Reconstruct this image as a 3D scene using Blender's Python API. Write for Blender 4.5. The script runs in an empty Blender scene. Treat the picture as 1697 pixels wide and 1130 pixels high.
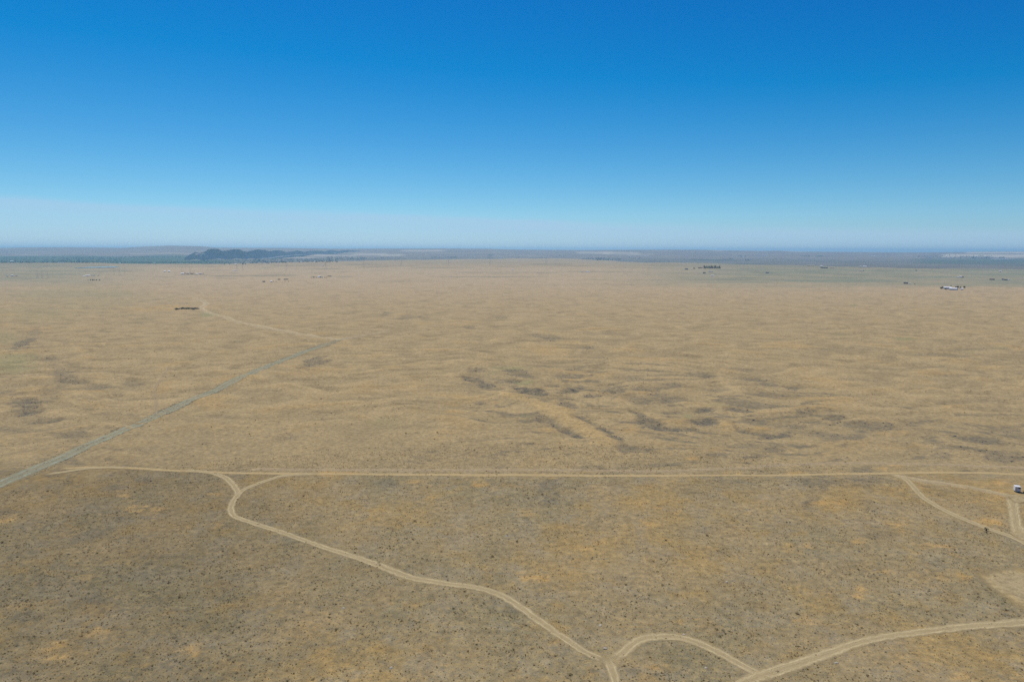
import bpy, bmesh, math, random
import numpy as np
from mathutils import Vector, Euler, Matrix

R = math.radians
rng = np.random.default_rng(7)
random.seed(7)
scene = bpy.context.scene
C = scene.collection

# ------------------------------------------------------------------ camera
CAM_H = 100.0
PITCH, ROLL = 7.62, -0.17
cam_data = bpy.data.cameras.new('camera')
cam = bpy.data.objects.new('camera', cam_data)
C.objects.link(cam)
cam_data.sensor_width = 36.0
cam_data.lens = 24.0
cam_data.clip_start = 1.0
cam_data.clip_end = 150000.0
cam.location = (0, 0, CAM_H)
cam.rotation_euler = (R(90 - PITCH), R(ROLL), 0)
scene.camera = cam

# ------------------------------------------------------------------ sky, sun, exposure
SUN_EL, SUN_AZ = 61.0, -24.0            # degrees; azimuth measured from +Y towards +X
world = bpy.data.worlds.new('World')
scene.world = world
world.use_nodes = True
wn, wl = world.node_tree.nodes, world.node_tree.links
wn.clear()
w_out = wn.new('ShaderNodeOutputWorld')
w_bg = wn.new('ShaderNodeBackground')
w_bg.inputs['Strength'].default_value = 0.105
w_sky = wn.new('ShaderNodeTexSky')
w_sky.sky_type = 'NISHITA'
w_sky.sun_disc = False
w_sky.sun_elevation = R(SUN_EL)
w_sky.sun_rotation = R(SUN_AZ)
w_sky.altitude = 400
w_sky.air_density = 1.0
w_sky.dust_density = 0.25
w_sky.ozone_density = 4.0
w_hs = wn.new('ShaderNodeHueSaturation')
w_hs.inputs['Saturation'].default_value = 1.28
w_hs.inputs['Value'].default_value = 1.0
wl.new(w_sky.outputs[0], w_hs.inputs['Color'])
# thin high veil of cloud lying low over the horizon, all the way round
w_tc = wn.new('ShaderNodeTexCoord')
w_sep = wn.new('ShaderNodeSeparateXYZ')
wl.new(w_tc.outputs['Generated'], w_sep.inputs[0])


def wmath(op, a, b=None, c=None, clamp=False):
    n = wn.new('ShaderNodeMath')
    n.operation = op
    n.use_clamp = clamp
    for k, v in enumerate((a, b, c)):
        if v is None:
            continue
        if isinstance(v, (int, float)):
            n.inputs[k].default_value = v
        else:
            wl.new(v, n.inputs[k])
    return n.outputs[0]


w_map = wn.new('ShaderNodeMapping')
w_map.inputs['Scale'].default_value = (1.6, 1.6, 22.0)
wl.new(w_tc.outputs['Generated'], w_map.inputs['Vector'])
w_no = wn.new('ShaderNodeTexNoise')
w_no.inputs['Scale'].default_value = 2.0
w_no.inputs['Detail'].default_value = 5.0
w_no.inputs['Roughness'].default_value = 0.55
wl.new(w_map.outputs[0], w_no.inputs['Vector'])
# upper edge of the veil sinks slowly from the left to the right
w_edge = wmath('MULTIPLY_ADD', w_sep.outputs['X'], -0.028, 0.0445)
w_edge = wmath('ADD', w_edge, wmath('MULTIPLY', wmath('SUBTRACT', w_no.outputs[0], 0.5), 0.020))
w_d = wmath('SUBTRACT', w_edge, w_sep.outputs['Z'])
w_top = wn.new('ShaderNodeMapRange')
w_top.interpolation_type = 'SMOOTHSTEP'
w_top.inputs['From Min'].default_value = -0.002
w_top.inputs['From Max'].default_value = 0.009
wl.new(w_d, w_top.inputs['Value'])
w_fac = wmath('MULTIPLY', w_top.outputs[0], wmath('MULTIPLY', w_no.outputs[0], 0.95), clamp=True)
w_low = wn.new('ShaderNodeMapRange')
w_low.interpolation_type = 'SMOOTHSTEP'
for q_, v_ in enumerate((0.010, 0.040, 1.0, 0.45)):
    w_low.inputs[q_ + 1].default_value = v_
wl.new(w_d, w_low.inputs['Value'])
w_fac = wmath('MULTIPLY', w_fac, w_low.outputs[0])
w_mix = wn.new('ShaderNodeMix')
w_mix.data_type = 'RGBA'
wl.new(w_fac, w_mix.inputs[0])
# clear dry-air colour: the sky's red and green thinned towards a deep blue
w_sc = wn.new('ShaderNodeSeparateColor')
w_cc = wn.new('ShaderNodeCombineColor')
wl.new(w_hs.outputs[0], w_sc.inputs[0])
for ch_, gain_, off_, red_ in ((0, 0.64, -0.080, 0.0), (1, 0.86, -0.068, 0.0), (2, 0.75, 0.040, 0.30)):
    v_ = wmath('MULTIPLY_ADD', w_sc.outputs[ch_], gain_, off_ / 0.105)
    v_ = wmath('MAXIMUM', wmath('MULTIPLY_ADD', w_sc.outputs[0], red_, v_), wmath('MULTIPLY', w_sc.outputs[ch_], 0.04))
    wl.new(v_, w_cc.inputs[ch_])
wl.new(w_cc.outputs[0], w_mix.inputs[6])
w_mix.inputs[7].default_value = (3.9, 5.7, 7.7, 1)
wl.new(w_mix.outputs[2], w_bg.inputs['Color'])
wl.new(w_bg.outputs[0], w_out.inputs['Surface'])

sun_dir = Vector((math.sin(R(SUN_AZ)) * math.cos(R(SUN_EL)), math.cos(R(SUN_AZ)) * math.cos(R(SUN_EL)), math.sin(R(SUN_EL))))
sun_data = bpy.data.lights.new('sun', 'SUN')
sun_data.energy = 4.1
sun_data.angle = R(0.5)
sun_data.color = (1.0, 0.94, 0.83)
sun = bpy.data.objects.new('sun', sun_data)
sun.rotation_euler = (-sun_dir).to_track_quat('-Z', 'Y').to_euler()
sun.location = (0, 0, 2000)
C.objects.link(sun)

scene.view_settings.view_transform = 'Standard'
scene.view_settings.look = 'None'
scene.view_settings.gamma = 1.0
scene.view_settings.exposure = 0.0
scene.view_settings.use_curve_mapping = False
scene.render.engine = 'CYCLES'
scene.cycles.use_denoising = False
scene.cycles.use_adaptive_sampling = False
scene.cycles.max_bounces = 4
scene.cycles.diffuse_bounces = 2
scene.cycles.glossy_bounces = 2
scene.cycles.transmission_bounces = 2
scene.cycles.volume_bounces = 2
scene.cycles.transparent_max_bounces = 8
scene.cycles.sample_clamp_indirect = 4.0

# ------------------------------------------------------------------ noise and survey helpers
_perm = np.random.default_rng(3).permutation(512).astype(np.int64)
_ang = np.random.default_rng(4).uniform(0, 2 * np.pi, 512)
_gx, _gy = np.cos(_ang), np.sin(_ang)


def perlin(x, y, seed=0):
    x = np.asarray(x, float); y = np.asarray(y, float)
    xi = np.floor(x).astype(np.int64); yi = np.floor(y).astype(np.int64)
    fx, fy = x - xi, y - yi
    u = fx * fx * fx * (fx * (fx * 6 - 15) + 10)
    v = fy * fy * fy * (fy * (fy * 6 - 15) + 10)

    def g(ix, iy, dx, dy):
        h = _perm[(_perm[(ix + seed * 71) & 511] + iy + seed * 13) & 511]
        return _gx[h] * dx + _gy[h] * dy
    a = g(xi, yi, fx, fy); b = g(xi + 1, yi, fx - 1, fy)
    c = g(xi, yi + 1, fx, fy - 1); d = g(xi + 1, yi + 1, fx - 1, fy - 1)
    return ((a + (b - a) * u) + ((c + (d - c) * u) - (a + (b - a) * u)) * v) * 1.5


def fbm(x, y, octaves=4, seed=0, gain=0.5):
    s = 0; amp = 1.0; f = 1.0
    for k in range(octaves):
        s = s + amp * perlin(x * f + 17.3 * k, y * f - 9.1 * k, seed + k)
        amp *= gain; f *= 2.03
    return s


def sstep(a, b, x):
    t = np.clip((x - a) / (b - a), 0, 1)
    return t * t * (3 - 2 * t)


F_PX = 24.0 / 36.0 * 1697
M_CAM = np.array(Euler((R(90 - PITCH), R(ROLL), 0)).to_matrix())


def ray(px, py):
    return M_CAM @ np.array([(px - 848.5) / F_PX, -(py - 565.0) / F_PX, -1.0])


def z_at(px, py, Y):
    """height of a point seen at (px, py) of the survey photo that stands Y metres away"""
    d = ray(px, py)
    return CAM_H + d[2] * Y / d[1]


def px_of(X, Y):
    """photo column of far ground at (X, Y)"""
    return 848.5 + F_PX * X / np.maximum(Y, 1.0) / math.cos(R(PITCH))


# ------------------------------------------------------------------ terrain
PXK = [-400, 0, 300, 430, 560, 700, 850, 960, 1060, 1280, 1450, 1600, 1697, 2100]
EDGE_Y = [436, 436, 436.5, 437, 433.5, 430, 428.5, 430, 434.5, 438.5, 443, 446, 447.5, 452]
EDGE_D = [100.0 * -ray(p, q)[1] / ray(p, q)[2] for p, q in zip(PXK, EDGE_Y)]       # plain ends here (metres along Y)
SKX = [-500, -200, 0, 50, 130, 170, 200, 240, 280, 330, 360, 420, 470, 560, 640, 740, 800, 860, 960, 1060, 1150, 1200, 1260, 1290, 1320, 1370, 1440, 1500, 1580, 1640, 1697, 1900, 2200]
SKY = [412.5, 411.5, 411, 410, 410, 410.4, 411, 408.7, 407.2, 408.2, 410.4, 411, 411, 412.5, 412, 412, 412.3, 413.8, 414.5, 414, 414, 415, 416, 415.5, 417, 417.5, 418, 418.5, 418, 417, 417, 418, 419]
CREST_Y = 16000.0
KH = CREST_Y / 21000.0
CREST_Z = [z_at(p, q, CREST_Y) for p, q in zip(SKX, SKY)]


def terrain(X, Y):
    r = np.hypot(X, Y)
    p = px_of(X, Y)
    p = np.where(Y > 50, p, np.where(X > 0, 3000, -2000))
    # broad swells and mounds of the steppe
    wx = X + 25 * fbm(X / 90, Y / 90, 2, 21)
    wy = Y + 25 * fbm(X / 90, Y / 90, 2, 31)
    z = 0.9 * fbm(X / 210, Y / 210, 2, 1)
    mounds = fbm(wx / 46, wy / 30, 3, 5, 0.55)
    zone = 0.25 + 0.75 * sstep(300, 430, Y)
    z = z + zone * (1.05 * mounds + 0.34 * fbm(wx / 30, wy / 13, 3, 88))
    z = z + 0.05 * fbm(X / 4.0, Y / 4.0, 2, 9) * sstep(700, 300, r)
    z = z + 6.0 * fbm(X / 1500, Y / 1500, 2, 41) * sstep(1500, 4000, r)
    # edge of the plain, the basin beyond and the rising country behind it
    ed = np.interp(p, PXK, EDGE_D) * (1 + 0.05 * fbm(X / 900, Y / 900, 3, 51))
    drop = sstep(0, 900, Y - ed)
    z = z * (1 - 0.7 * drop) - 45 * drop
    up = sstep(9000 * KH, CREST_Y, Y)
    crest = np.interp(p, SKX, CREST_Z)
    z = z + up * (crest + 45) * (0.30 + 0.70 * sstep(13000 * KH, CREST_Y, Y)) * (1 + 0.16 * (1 - sstep(15000 * KH, CREST_Y, Y)) * fbm(X / 2600, Y / 1700, 4, 61))
    z = z + 14 * fbm(X / 1300, Y / 900, 4, 66) * sstep(9500 * KH, 13000 * KH, Y) * (1 - sstep(17500 * KH, 20500 * KH, Y))
    z = z - 160 * sstep(CREST_Y + 500, 34000, Y)
    # far beside and behind the camera: gentle country
    side = sstep(4000, 20000, r) * np.where(Y > 2000, 0, 1)
    return z + side * 25


th = np.concatenate([np.linspace(-180, -64, 24), np.linspace(-60, -44, 24), np.linspace(-42, 42, 861), np.linspace(44, 60, 24), np.linspace(64, 180, 24)[:-1]])
th = np.radians(th)
rows = [3.0, 15, 40, 70, 95]
r_ = 112.0
while r_ < 30000:
    rows.append(r_)
    r_ += max(0.7, r_ * r_ / CAM_H / 682 * 0.72) if r_ < 5000 else max(r_ * 0.011, 40) * (0.75 if r_ > 9000 else 1)
rows += list(np.geomspace(30300, 40000, 8))
rr = np.array(rows)
NR, NT = len(rr), len(th)
TH, RR = np.meshgrid(th, rr)
GX, GY = RR * np.sin(TH), RR * np.cos(TH)
GZ = terrain(GX, GY)
_idx_r = np.arange(NR)
_idx_t = np.arange(NT)


def height(x, y):
    """height of the built ground sheet at (x, y)"""
    x = np.asarray(x, float); y = np.asarray(y, float)
    ri = np.clip(np.interp(np.hypot(x, y), rr, _idx_r), 0, NR - 1.001)
    ti = np.clip(np.interp(np.arctan2(x, y), th, _idx_t), 0, NT - 1.001)
    i, j = ri.astype(int), ti.astype(int)
    u, v = ri - i, ti - j
    return (GZ[i, j] * (1 - u) + GZ[i + 1, j] * u) * (1 - v) + (GZ[i, j + 1] * (1 - u) + GZ[i + 1, j + 1] * u) * v


_ys = np.concatenate([np.arange(60, 1200, 2.0), np.geomspace(1200, 36000, 1500)])


def ground_at(px, py):
    """first place where the sight line of the survey photo meets the ground"""
    d = ray(px, py)
    t = _ys / d[1]
    x, z = d[0] * t, CAM_H + d[2] * t
    below = np.nonzero(z < height(x, _ys))[0]
    k = below[0] if len(below) else len(_ys) - 1
    k = max(k, 1)
    a, b = t[k - 1], t[k]
    for _ in range(12):
        m = 0.5 * (a + b)
        if CAM_H + d[2] * m < height(d[0] * m, d[1] * m):
            b = m
        else:
            a = m
    return np.array([d[0] * b, d[1] * b, float(height(d[0] * b, d[1] * b))])


def flat_at(px, py):
    d = ray(px, min(max(py, 425), 5000))
    t = -CAM_H / d[2]
    return np.array([d[0] * t, d[1] * t])


# ------------------------------------------------------------------ material helpers
def new_mat(name):
    m = bpy.data.materials.new(name)
    m.use_nodes = True
    nt = m.node_tree
    b = nt.nodes['Principled BSDF']
    return m, nt, b


class NT_:
    def __init__(s, nt):
        s.nt = nt; s.n = nt.nodes; s.l = nt.links

    def node(s, t, **kw):
        n = s.n.new(t)
        for k, v in kw.items():
            setattr(n, k, v)
        return n

    def put(s, sock, v):
        if isinstance(v, (int, float, tuple)):
            sock.default_value = v
        else:
            s.l.new(v, sock)

    def math(s, op, a, b=None, c=None, clamp=False):
        n = s.node('ShaderNodeMath', operation=op, use_clamp=clamp)
        for k, v in enumerate((a, b, c)):
            if v is not None:
                s.put(n.inputs[k], v)
        return n.outputs[0]

    def mix(s, f, a, b, blend='MIX'):
        n = s.node('ShaderNodeMix', data_type='RGBA', blend_type=blend)
        s.put(n.inputs[0], f); s.put(n.inputs[6], a); s.put(n.inputs[7], b)
        return n.outputs[2]

    def noise(s, vec, scale, detail=3.0, rough=0.55):
        n = s.node('ShaderNodeTexNoise')
        if vec is not None:
            s.l.new(vec, n.inputs['Vector'])
        n.inputs['Scale'].default_value = scale
        n.inputs['Detail'].default_value = detail
        n.inputs['Roughness'].default_value = rough
        return n.outputs[0]

    def range(s, v, a, b, c, d):
        n = s.node('ShaderNodeMapRange')
        s.put(n.inputs[0], v)
        for k, q in enumerate((a, b, c, d)):
            n.inputs[k + 1].default_value = q
        return n.outputs[0]

    def pos(s):
        return s.node('ShaderNodeNewGeometry').outputs['Position']


def paint(name, col, rough=0.7, var=0.12, scale=1.5, metal=0.0, per_object=0.0):
    """weathered single-colour surface with procedural mottling"""
    m, nt, b = new_mat(name)
    k = NT_(nt)
    tc = k.node('ShaderNodeTexCoord')
    n = k.noise(tc.outputs['Object'], scale, 4)
    f = k.range(n, 0.25, 0.75, 1 - var, 1 + var)
    if per_object:
        oi = k.node('ShaderNodeObjectInfo')
        f = k.math('MULTIPLY', f, k.range(oi.outputs['Random'], 0, 1, 1 - per_object, 1 + per_object))
    v = k.node('ShaderNodeVectorMath', operation='SCALE')
    v.inputs[0].default_value = col[:3]
    k.l.new(f, v.inputs['Scale'])
    k.l.new(v.outputs[0], b.inputs['Base Color'])
    b.inputs['Roughness'].default_value = rough
    b.inputs['Metallic'].default_value = metal
    b.inputs['Specular IOR Level'].default_value = 0.25
    return m


def ramp_random(name, cols, rough=0.9, through=0.0):
    """plants or stones whose colour differs from one to the next"""
    m, nt, b = new_mat(name)
    k = NT_(nt)
    oi = k.node('ShaderNodeObjectInfo')
    rp = k.node('ShaderNodeValToRGB')
    e = rp.color_ramp.elements
    while len(e) < len(cols):
        e.new(0.5)
    for q, c in enumerate(cols):
        e[q].position = q / (len(cols) - 1)
        e[q].color = (*c, 1)
    k.l.new(oi.outputs['Random'], rp.inputs[0])
    n = k.noise(k.pos(), 6.0, 2)
    f = k.range(n, 0.3, 0.7, 0.75, 1.25)
    v = k.node('ShaderNodeVectorMath', operation='SCALE')
    k.l.new(rp.outputs[0], v.inputs[0])
    k.l.new(f, v.inputs['Scale'])
    k.l.new(v.outputs[0], b.inputs['Base Color'])
    b.inputs['Roughness'].default_value = rough
    b.inputs['Specular IOR Level'].default_value = 0.1
    if through:                                   # thin leaves let the sun through
        tr = k.node('ShaderNodeBsdfTranslucent')
        k.l.new(v.outputs[0], tr.inputs['Color'])
        mx = k.node('ShaderNodeMixShader')
        mx.inputs[0].default_value = through
        k.l.new(b.outputs[0], mx.inputs[1]); k.l.new(tr.outputs[0], mx.inputs[2])
        k.l.new(mx.outputs[0], k.n['Material Output'].inputs['Surface'])
    return m


def mesh_obj(name, verts, faces, mat, parent=None, smooth=False):
    me = bpy.data.meshes.new(name)
    me.from_pydata([tuple(v) for v in verts], [], faces)
    me.update()
    if mat is not None:
        me.materials.append(mat)
    if smooth:
        me.polygons.foreach_set('use_smooth', [True] * len(me.polygons))
    o = bpy.data.objects.new(name, me)
    C.objects.link(o)
    if parent is not None:
        o.parent = parent
    return o


def tag(o, label=None, cat=None, group=None, kind=None):
    for k, v in (('label', label), ('category', cat), ('group', group), ('kind', kind)):
        if v:
            o[k] = v
    return o


def empty(name, loc, rz=0.0):
    o = bpy.data.objects.new(name, None)
    C.objects.link(o)
    o.empty_display_size = 1.0
    o.location = tuple(float(q) for q in loc)
    o.rotation_euler = (0, 0, rz)
    return o


# ------------------------------------------------------------------ surveyed patches of the ground
TRACK_MAIN = [(-260, 776), (-60, 778), (95, 779), (150, 776), (230, 777.5), (340, 783), (500, 785), (700, 787.5), (900, 790), (1050, 790), (1200, 789), (1300, 789), (1400, 787), (1480, 785), (1560, 783.5), (1640, 783.5), (1697, 785), (1900, 786)]
_tm = np.array([flat_at(a, b) for a, b in TRACK_MAIN])


def blob_mask(X, Y, blobs, warp=0.35, seed=100, soft=(1.25, 0.55)):
    out = np.zeros_like(X)
    wn_ = fbm(X / 7.0, Y / 4.0, 4, seed, 0.65) * 0.7 + fbm(X / 30.0, Y / 20.0, 2, seed + 7)
    for b in blobs:
        px, py, rx, ry, s = b[:5]
        tilt = b[5] if len(b) > 5 else 0.0           # photo slope of the long axis
        c = flat_at(px, py)
        u = flat_at(px + rx, py + rx * tilt) - c
        v = flat_at(px, py - ry) - c
        det = u[0] * v[1] - u[1] * v[0]
        R0 = 2.2 * (np.hypot(*u) + np.hypot(*v))
        sel = np.nonzero((np.abs(X - c[0]) < R0) & (np.abs(Y - c[1]) < R0))
        dx, dy = X[sel] - c[0], Y[sel] - c[1]
        a = (dx * v[1] - dy * v[0]) / det
        e = (u[0] * dy - u[1] * dx) / det
        d = np.sqrt(a * a + e * e) + warp * wn_[sel]
        m = s * sstep(soft[0], soft[1], d)
        out[sel] = np.maximum(out[sel], m)
    return out


BASALT = [
    (795, 612, 18, 3, .5), (795, 632, 26, 6, .85, .2), (850, 613, 24, 3.5, .7), (866, 622, 22, 3.5, .7, .1), (848, 630, 11, 3, .7),
    (872, 645, 26, 5.5, 1, .12), (915, 639, 13, 2.5, .8), (950, 612, 18, 2.5, .6), (945, 624, 28, 4.5, .6), (947, 647, 24, 5, 1), (962, 644, 9, 4, 1),
    (981, 657, 15, 3, .9), (1015, 648, 18, 6, .7), (938, 670, 20, 6.5, .7, .25), (880, 665, 20, 7, .45), (990, 617, 25, 3, .5), (1040, 625, 30, 5, .4, .15),
    (905, 697, 20, 6, .6, .45), (938, 716, 26, 4.5, .95, .45), (955, 725, 14, 4, 1, .4), (960, 693, 12, 4, .8), (978, 703, 22, 3.5, .6, .45), (1000, 717, 18, 4.5, .9, .3), (1015, 728, 14, 6, 1, .4),
    (1080, 648, 30, 6, .65, .2), (1060, 662, 30, 6, .5, .12), (1110, 662, 24, 6, .55), (1062, 690, 13, 5, .8, .4), (1078, 702, 22, 6, .85, .3), (1112, 713, 30, 3.5, 1, .05), (1145, 714, 15, 3, .8),
    (1108, 685, 22, 2.5, .8, -.05), (1168, 680, 17, 3.5, .9), (1172, 700, 19, 6.5, 1), (1228, 681, 28, 4, .8, .1), (1250, 699, 26, 5, .6), (1222, 712, 9, 6, .9, .6),
    (1240, 716, 24, 4, .95, .2), (1275, 725, 20, 4, .95), (1300, 720, 17, 5, .8, -.15), (1288, 745, 19, 6, .6), (1200, 755, 40, 5, .45), (1250, 759, 22, 4, .6), (1230, 740, 26, 5, .4),
    (1385, 691, 16, 3.5, .75), (1345, 698, 18, 2.5, .7, .1), (1330, 682, 14, 5, .55), (1440, 706, 46, 7, .65, .05), (1375, 721, 46, 4.5, .6, .12), (1415, 728, 16, 3, .75), (1310, 706, 22, 3, .5),
    (1495, 736, 40, 7, .4), (1540, 723, 16, 4, .65), (1625, 727, 46, 5, .8, .12), (1665, 715, 25, 4, .5), (1595, 743, 40, 4, .75, .14), (1660, 758, 40, 8, .7), (1565, 757, 12, 6, .6), (1510, 702, 20, 5, .4),
    (1165, 620, 22, 3.5, .6, .1), (1245, 626, 24, 3, .6), (1275, 633, 18, 3.5, .65), (1320, 641, 16, 4.5, .6), (1190, 646, 18, 3, .45), (1110, 637, 20, 2.5, .5), (1140, 612, 20, 2, .4),
    (40, 675, 26, 13, .8), (110, 622, 26, 11, .55, .2), (82, 597, 16, 6, .5), (160, 641, 24, 5, .55), (82, 652, 16, 7, .5), (40, 567, 20, 7, .7, -.45), (58, 548, 12, 6, .5), (118, 725, 34, 7, .6), (85, 697, 34, 3.5, .65, -.1),
    (135, 713, 22, 4, .4, -.2), (518, 602, 24, 8, .65, -.25), (530, 592, 16, 3, .7), (220, 633, 14, 5, .4), (5, 650, 14, 5, .5), (225, 747, 24, 5, .35), (470, 725, 26, 6, .3), (370, 690, 15, 3, .3),
    (780, 542, 12, 3, .5), (905, 559, 22, 4, .55, .1), (970, 575, 14, 2.5, .5), (1010, 551, 14, 2.2, .35), (830, 526, 14, 2, .3), (1230, 611, 24, 3, .35), (680, 525, 16, 4, .35), (640, 520, 10, 4, .3), (1560, 588, 60, 3, .35),
    (1640, 578, 50, 2.5, .35), (1400, 580, 60, 3, .3), (1420, 628, 30, 3, .3), (1640, 662, 40, 6, .35), (1580, 668, 30, 5, .3),
    (640, 800, 14, 6, .5), (240, 796, 22, 6, .5), (190, 812, 20, 7, .5), (150, 885, 34, 8, .55, -.3), (195, 858, 16, 6, .5), (160, 990, 26, 7, .55, -.1), (40, 1020, 26, 9, .5), (90, 790, 20, 4, .4), (65, 960, 14, 12, .35),
    (260, 838, 10, 8, .35), (850, 1008, 14, 6, .3), (1440, 800, 20, 8, .5), (1030, 958, 16, 6, .35), (1460, 885, 28, 10, .35),
]
GOLD = [
    (230, 844, 26, 8, .8), (205, 822, 22, 6, .6), (140, 955, 34, 14, .6, -.3), (12, 860, 14, 6, .8), (362, 820, 12, 4, .9), (357, 872, 16, 5, .9), (75, 1075, 28, 12, .7), (320, 1078, 26, 10, .7), (540, 1013, 9, 6, 1), (325, 1085, 9, 4, .9), (165, 1050, 20, 9, .6),
    (887, 955, 26, 11, .9), (888, 953, 9, 4, 1), (685, 800, 22, 5, .9), (795, 804, 12, 4, .8), (715, 826, 20, 6, .6), (540, 785, 40, 2.5, .8), (870, 850, 14, 6, .6), (720, 1112, 22, 9, .8), (925, 1060, 16, 5, .5), (690, 1000, 14, 6, .5),
    (1135, 830, 10, 4, 1), (1245, 852, 6, 4, .8), (1128, 1028, 22, 6, .8), (1070, 870, 30, 10, .5), (1270, 826, 22, 6, .5), (1365, 834, 24, 6, .7), (1485, 812, 20, 4, .7), (1485, 866, 18, 7, .9), (1545, 909, 28, 9, 1), (1552, 911, 9, 5, 1), (1470, 944, 22, 8, .8),
    (1425, 978, 16, 11, .8), (1645, 864, 24, 9, .9), (1630, 828, 24, 6, .7), (1660, 800, 34, 6, .8), (1585, 955, 22, 8, .6), (1320, 1075, 22, 12, .8), (1090, 1100, 30, 14, .5), (1345, 900, 14, 7, .6), (1415, 900, 16, 8, .6), (1310, 910, 18, 8, .5), (1345, 1027, 22, 8, .6), (1590, 1120, 20, 12, .8),
    (1480, 774, 20, 5, .8), (1320, 785, 26, 3, .8), (1220, 786, 20, 3, .8), (980, 785, 24, 4, .5), (1500, 738, 36, 5, .4), (955, 695, 22, 4, .7, .45), (930, 676, 18, 6, .8, .5), (985, 722, 24, 5, .6, .45), (1070, 651, 20, 4, .7), (1125, 700, 20, 5, .6), (1205, 705, 12, 9, .7), (1260, 710, 16, 3.5, .8),
    (755, 682, 18, 4, .7), (690, 646, 18, 3, .6), (745, 668, 16, 3, .5), (805, 666, 16, 3.5, .5), (1000, 650, 12, 3.5, .7), (910, 711, 20, 4, .5), (940, 735, 14, 6, .5), (1040, 712, 14, 9, .5), (1150, 762, 18, 5, .6), (1190, 745, 16, 4, .5), (1480, 717, 28, 4, .5), (1590, 673, 30, 3, .5),
    (250, 512, 40, 3, 1), (225, 513, 26, 3.5, .8), (290, 507, 24, 2.5, .8), (345, 508, 14, 4, .6), (55, 545, 20, 4, .6), (85, 543, 12, 3, .5), (1350, 676, 40, 3, .4),
]
GREEN = [
    (345, 521, 15, 5, 1), (870, 633, 18, 4, .8, -.05), (845, 609, 36, 2.5, .6), (820, 616, 18, 2.5, .5, -.3), (1500, 561.5, 18, 2.4, .9), (1607, 584, 12, 1.6, .5), (1655, 577, 22, 2.2, .4), (1390, 555, 16, 2, .4), (20, 600, 40, 14, .65), (50, 592, 18, 6, .5), (10, 560, 20, 10, .4),
    (1140, 689, 10, 4, .6), (1190, 672, 20, 3, .4), (1415, 505, 12, 1.5, .4), (640, 700, 26, 8, .25), (870, 690, 14, 3, .4), (60, 520, 70, 12, .3), (130, 490, 120, 16, .3),
]


WORN = [(np.array([flat_at(*p) for p in pts]), wd, cc_, st_) for pts, wd, cc_, st_ in (
    ([(566, 563), (530, 558.5), (495, 552.5), (440, 543), (395, 533.5), (383, 530), (374, 525.5), (355, 521), (343, 516), (333, 511.5), (338, 507), (343, 503), (335, 497), (322, 494.5)], 6.5, (0.50, 0.40, 0.24), 0.75),
    ([(1490, 789), (1520, 796), (1560, 801), (1610, 808.5), (1650, 817.5), (1680, 823), (1720, 826)], 3.2, (0.48, 0.38, 0.22), 0.7),
    ([(838, 654), (880, 664), (915, 683), (950, 703), (985, 724), (1005, 738)], 9.5, (0.42, 0.30, 0.13), 0.65),
    ([(566, 562), (590, 556), (640, 548)], 6, (0.40, 0.32, 0.2), 0.5),
    ([(420, 777), (500, 778), (700, 780), (900, 781.5), (1100, 782), (1200, 778.5), (1300, 772), (1450, 768.5), (1560, 770), (1697, 774), (1800, 777)], 2.2, (0.46, 0.36, 0.2), 0.55),
)]


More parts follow.
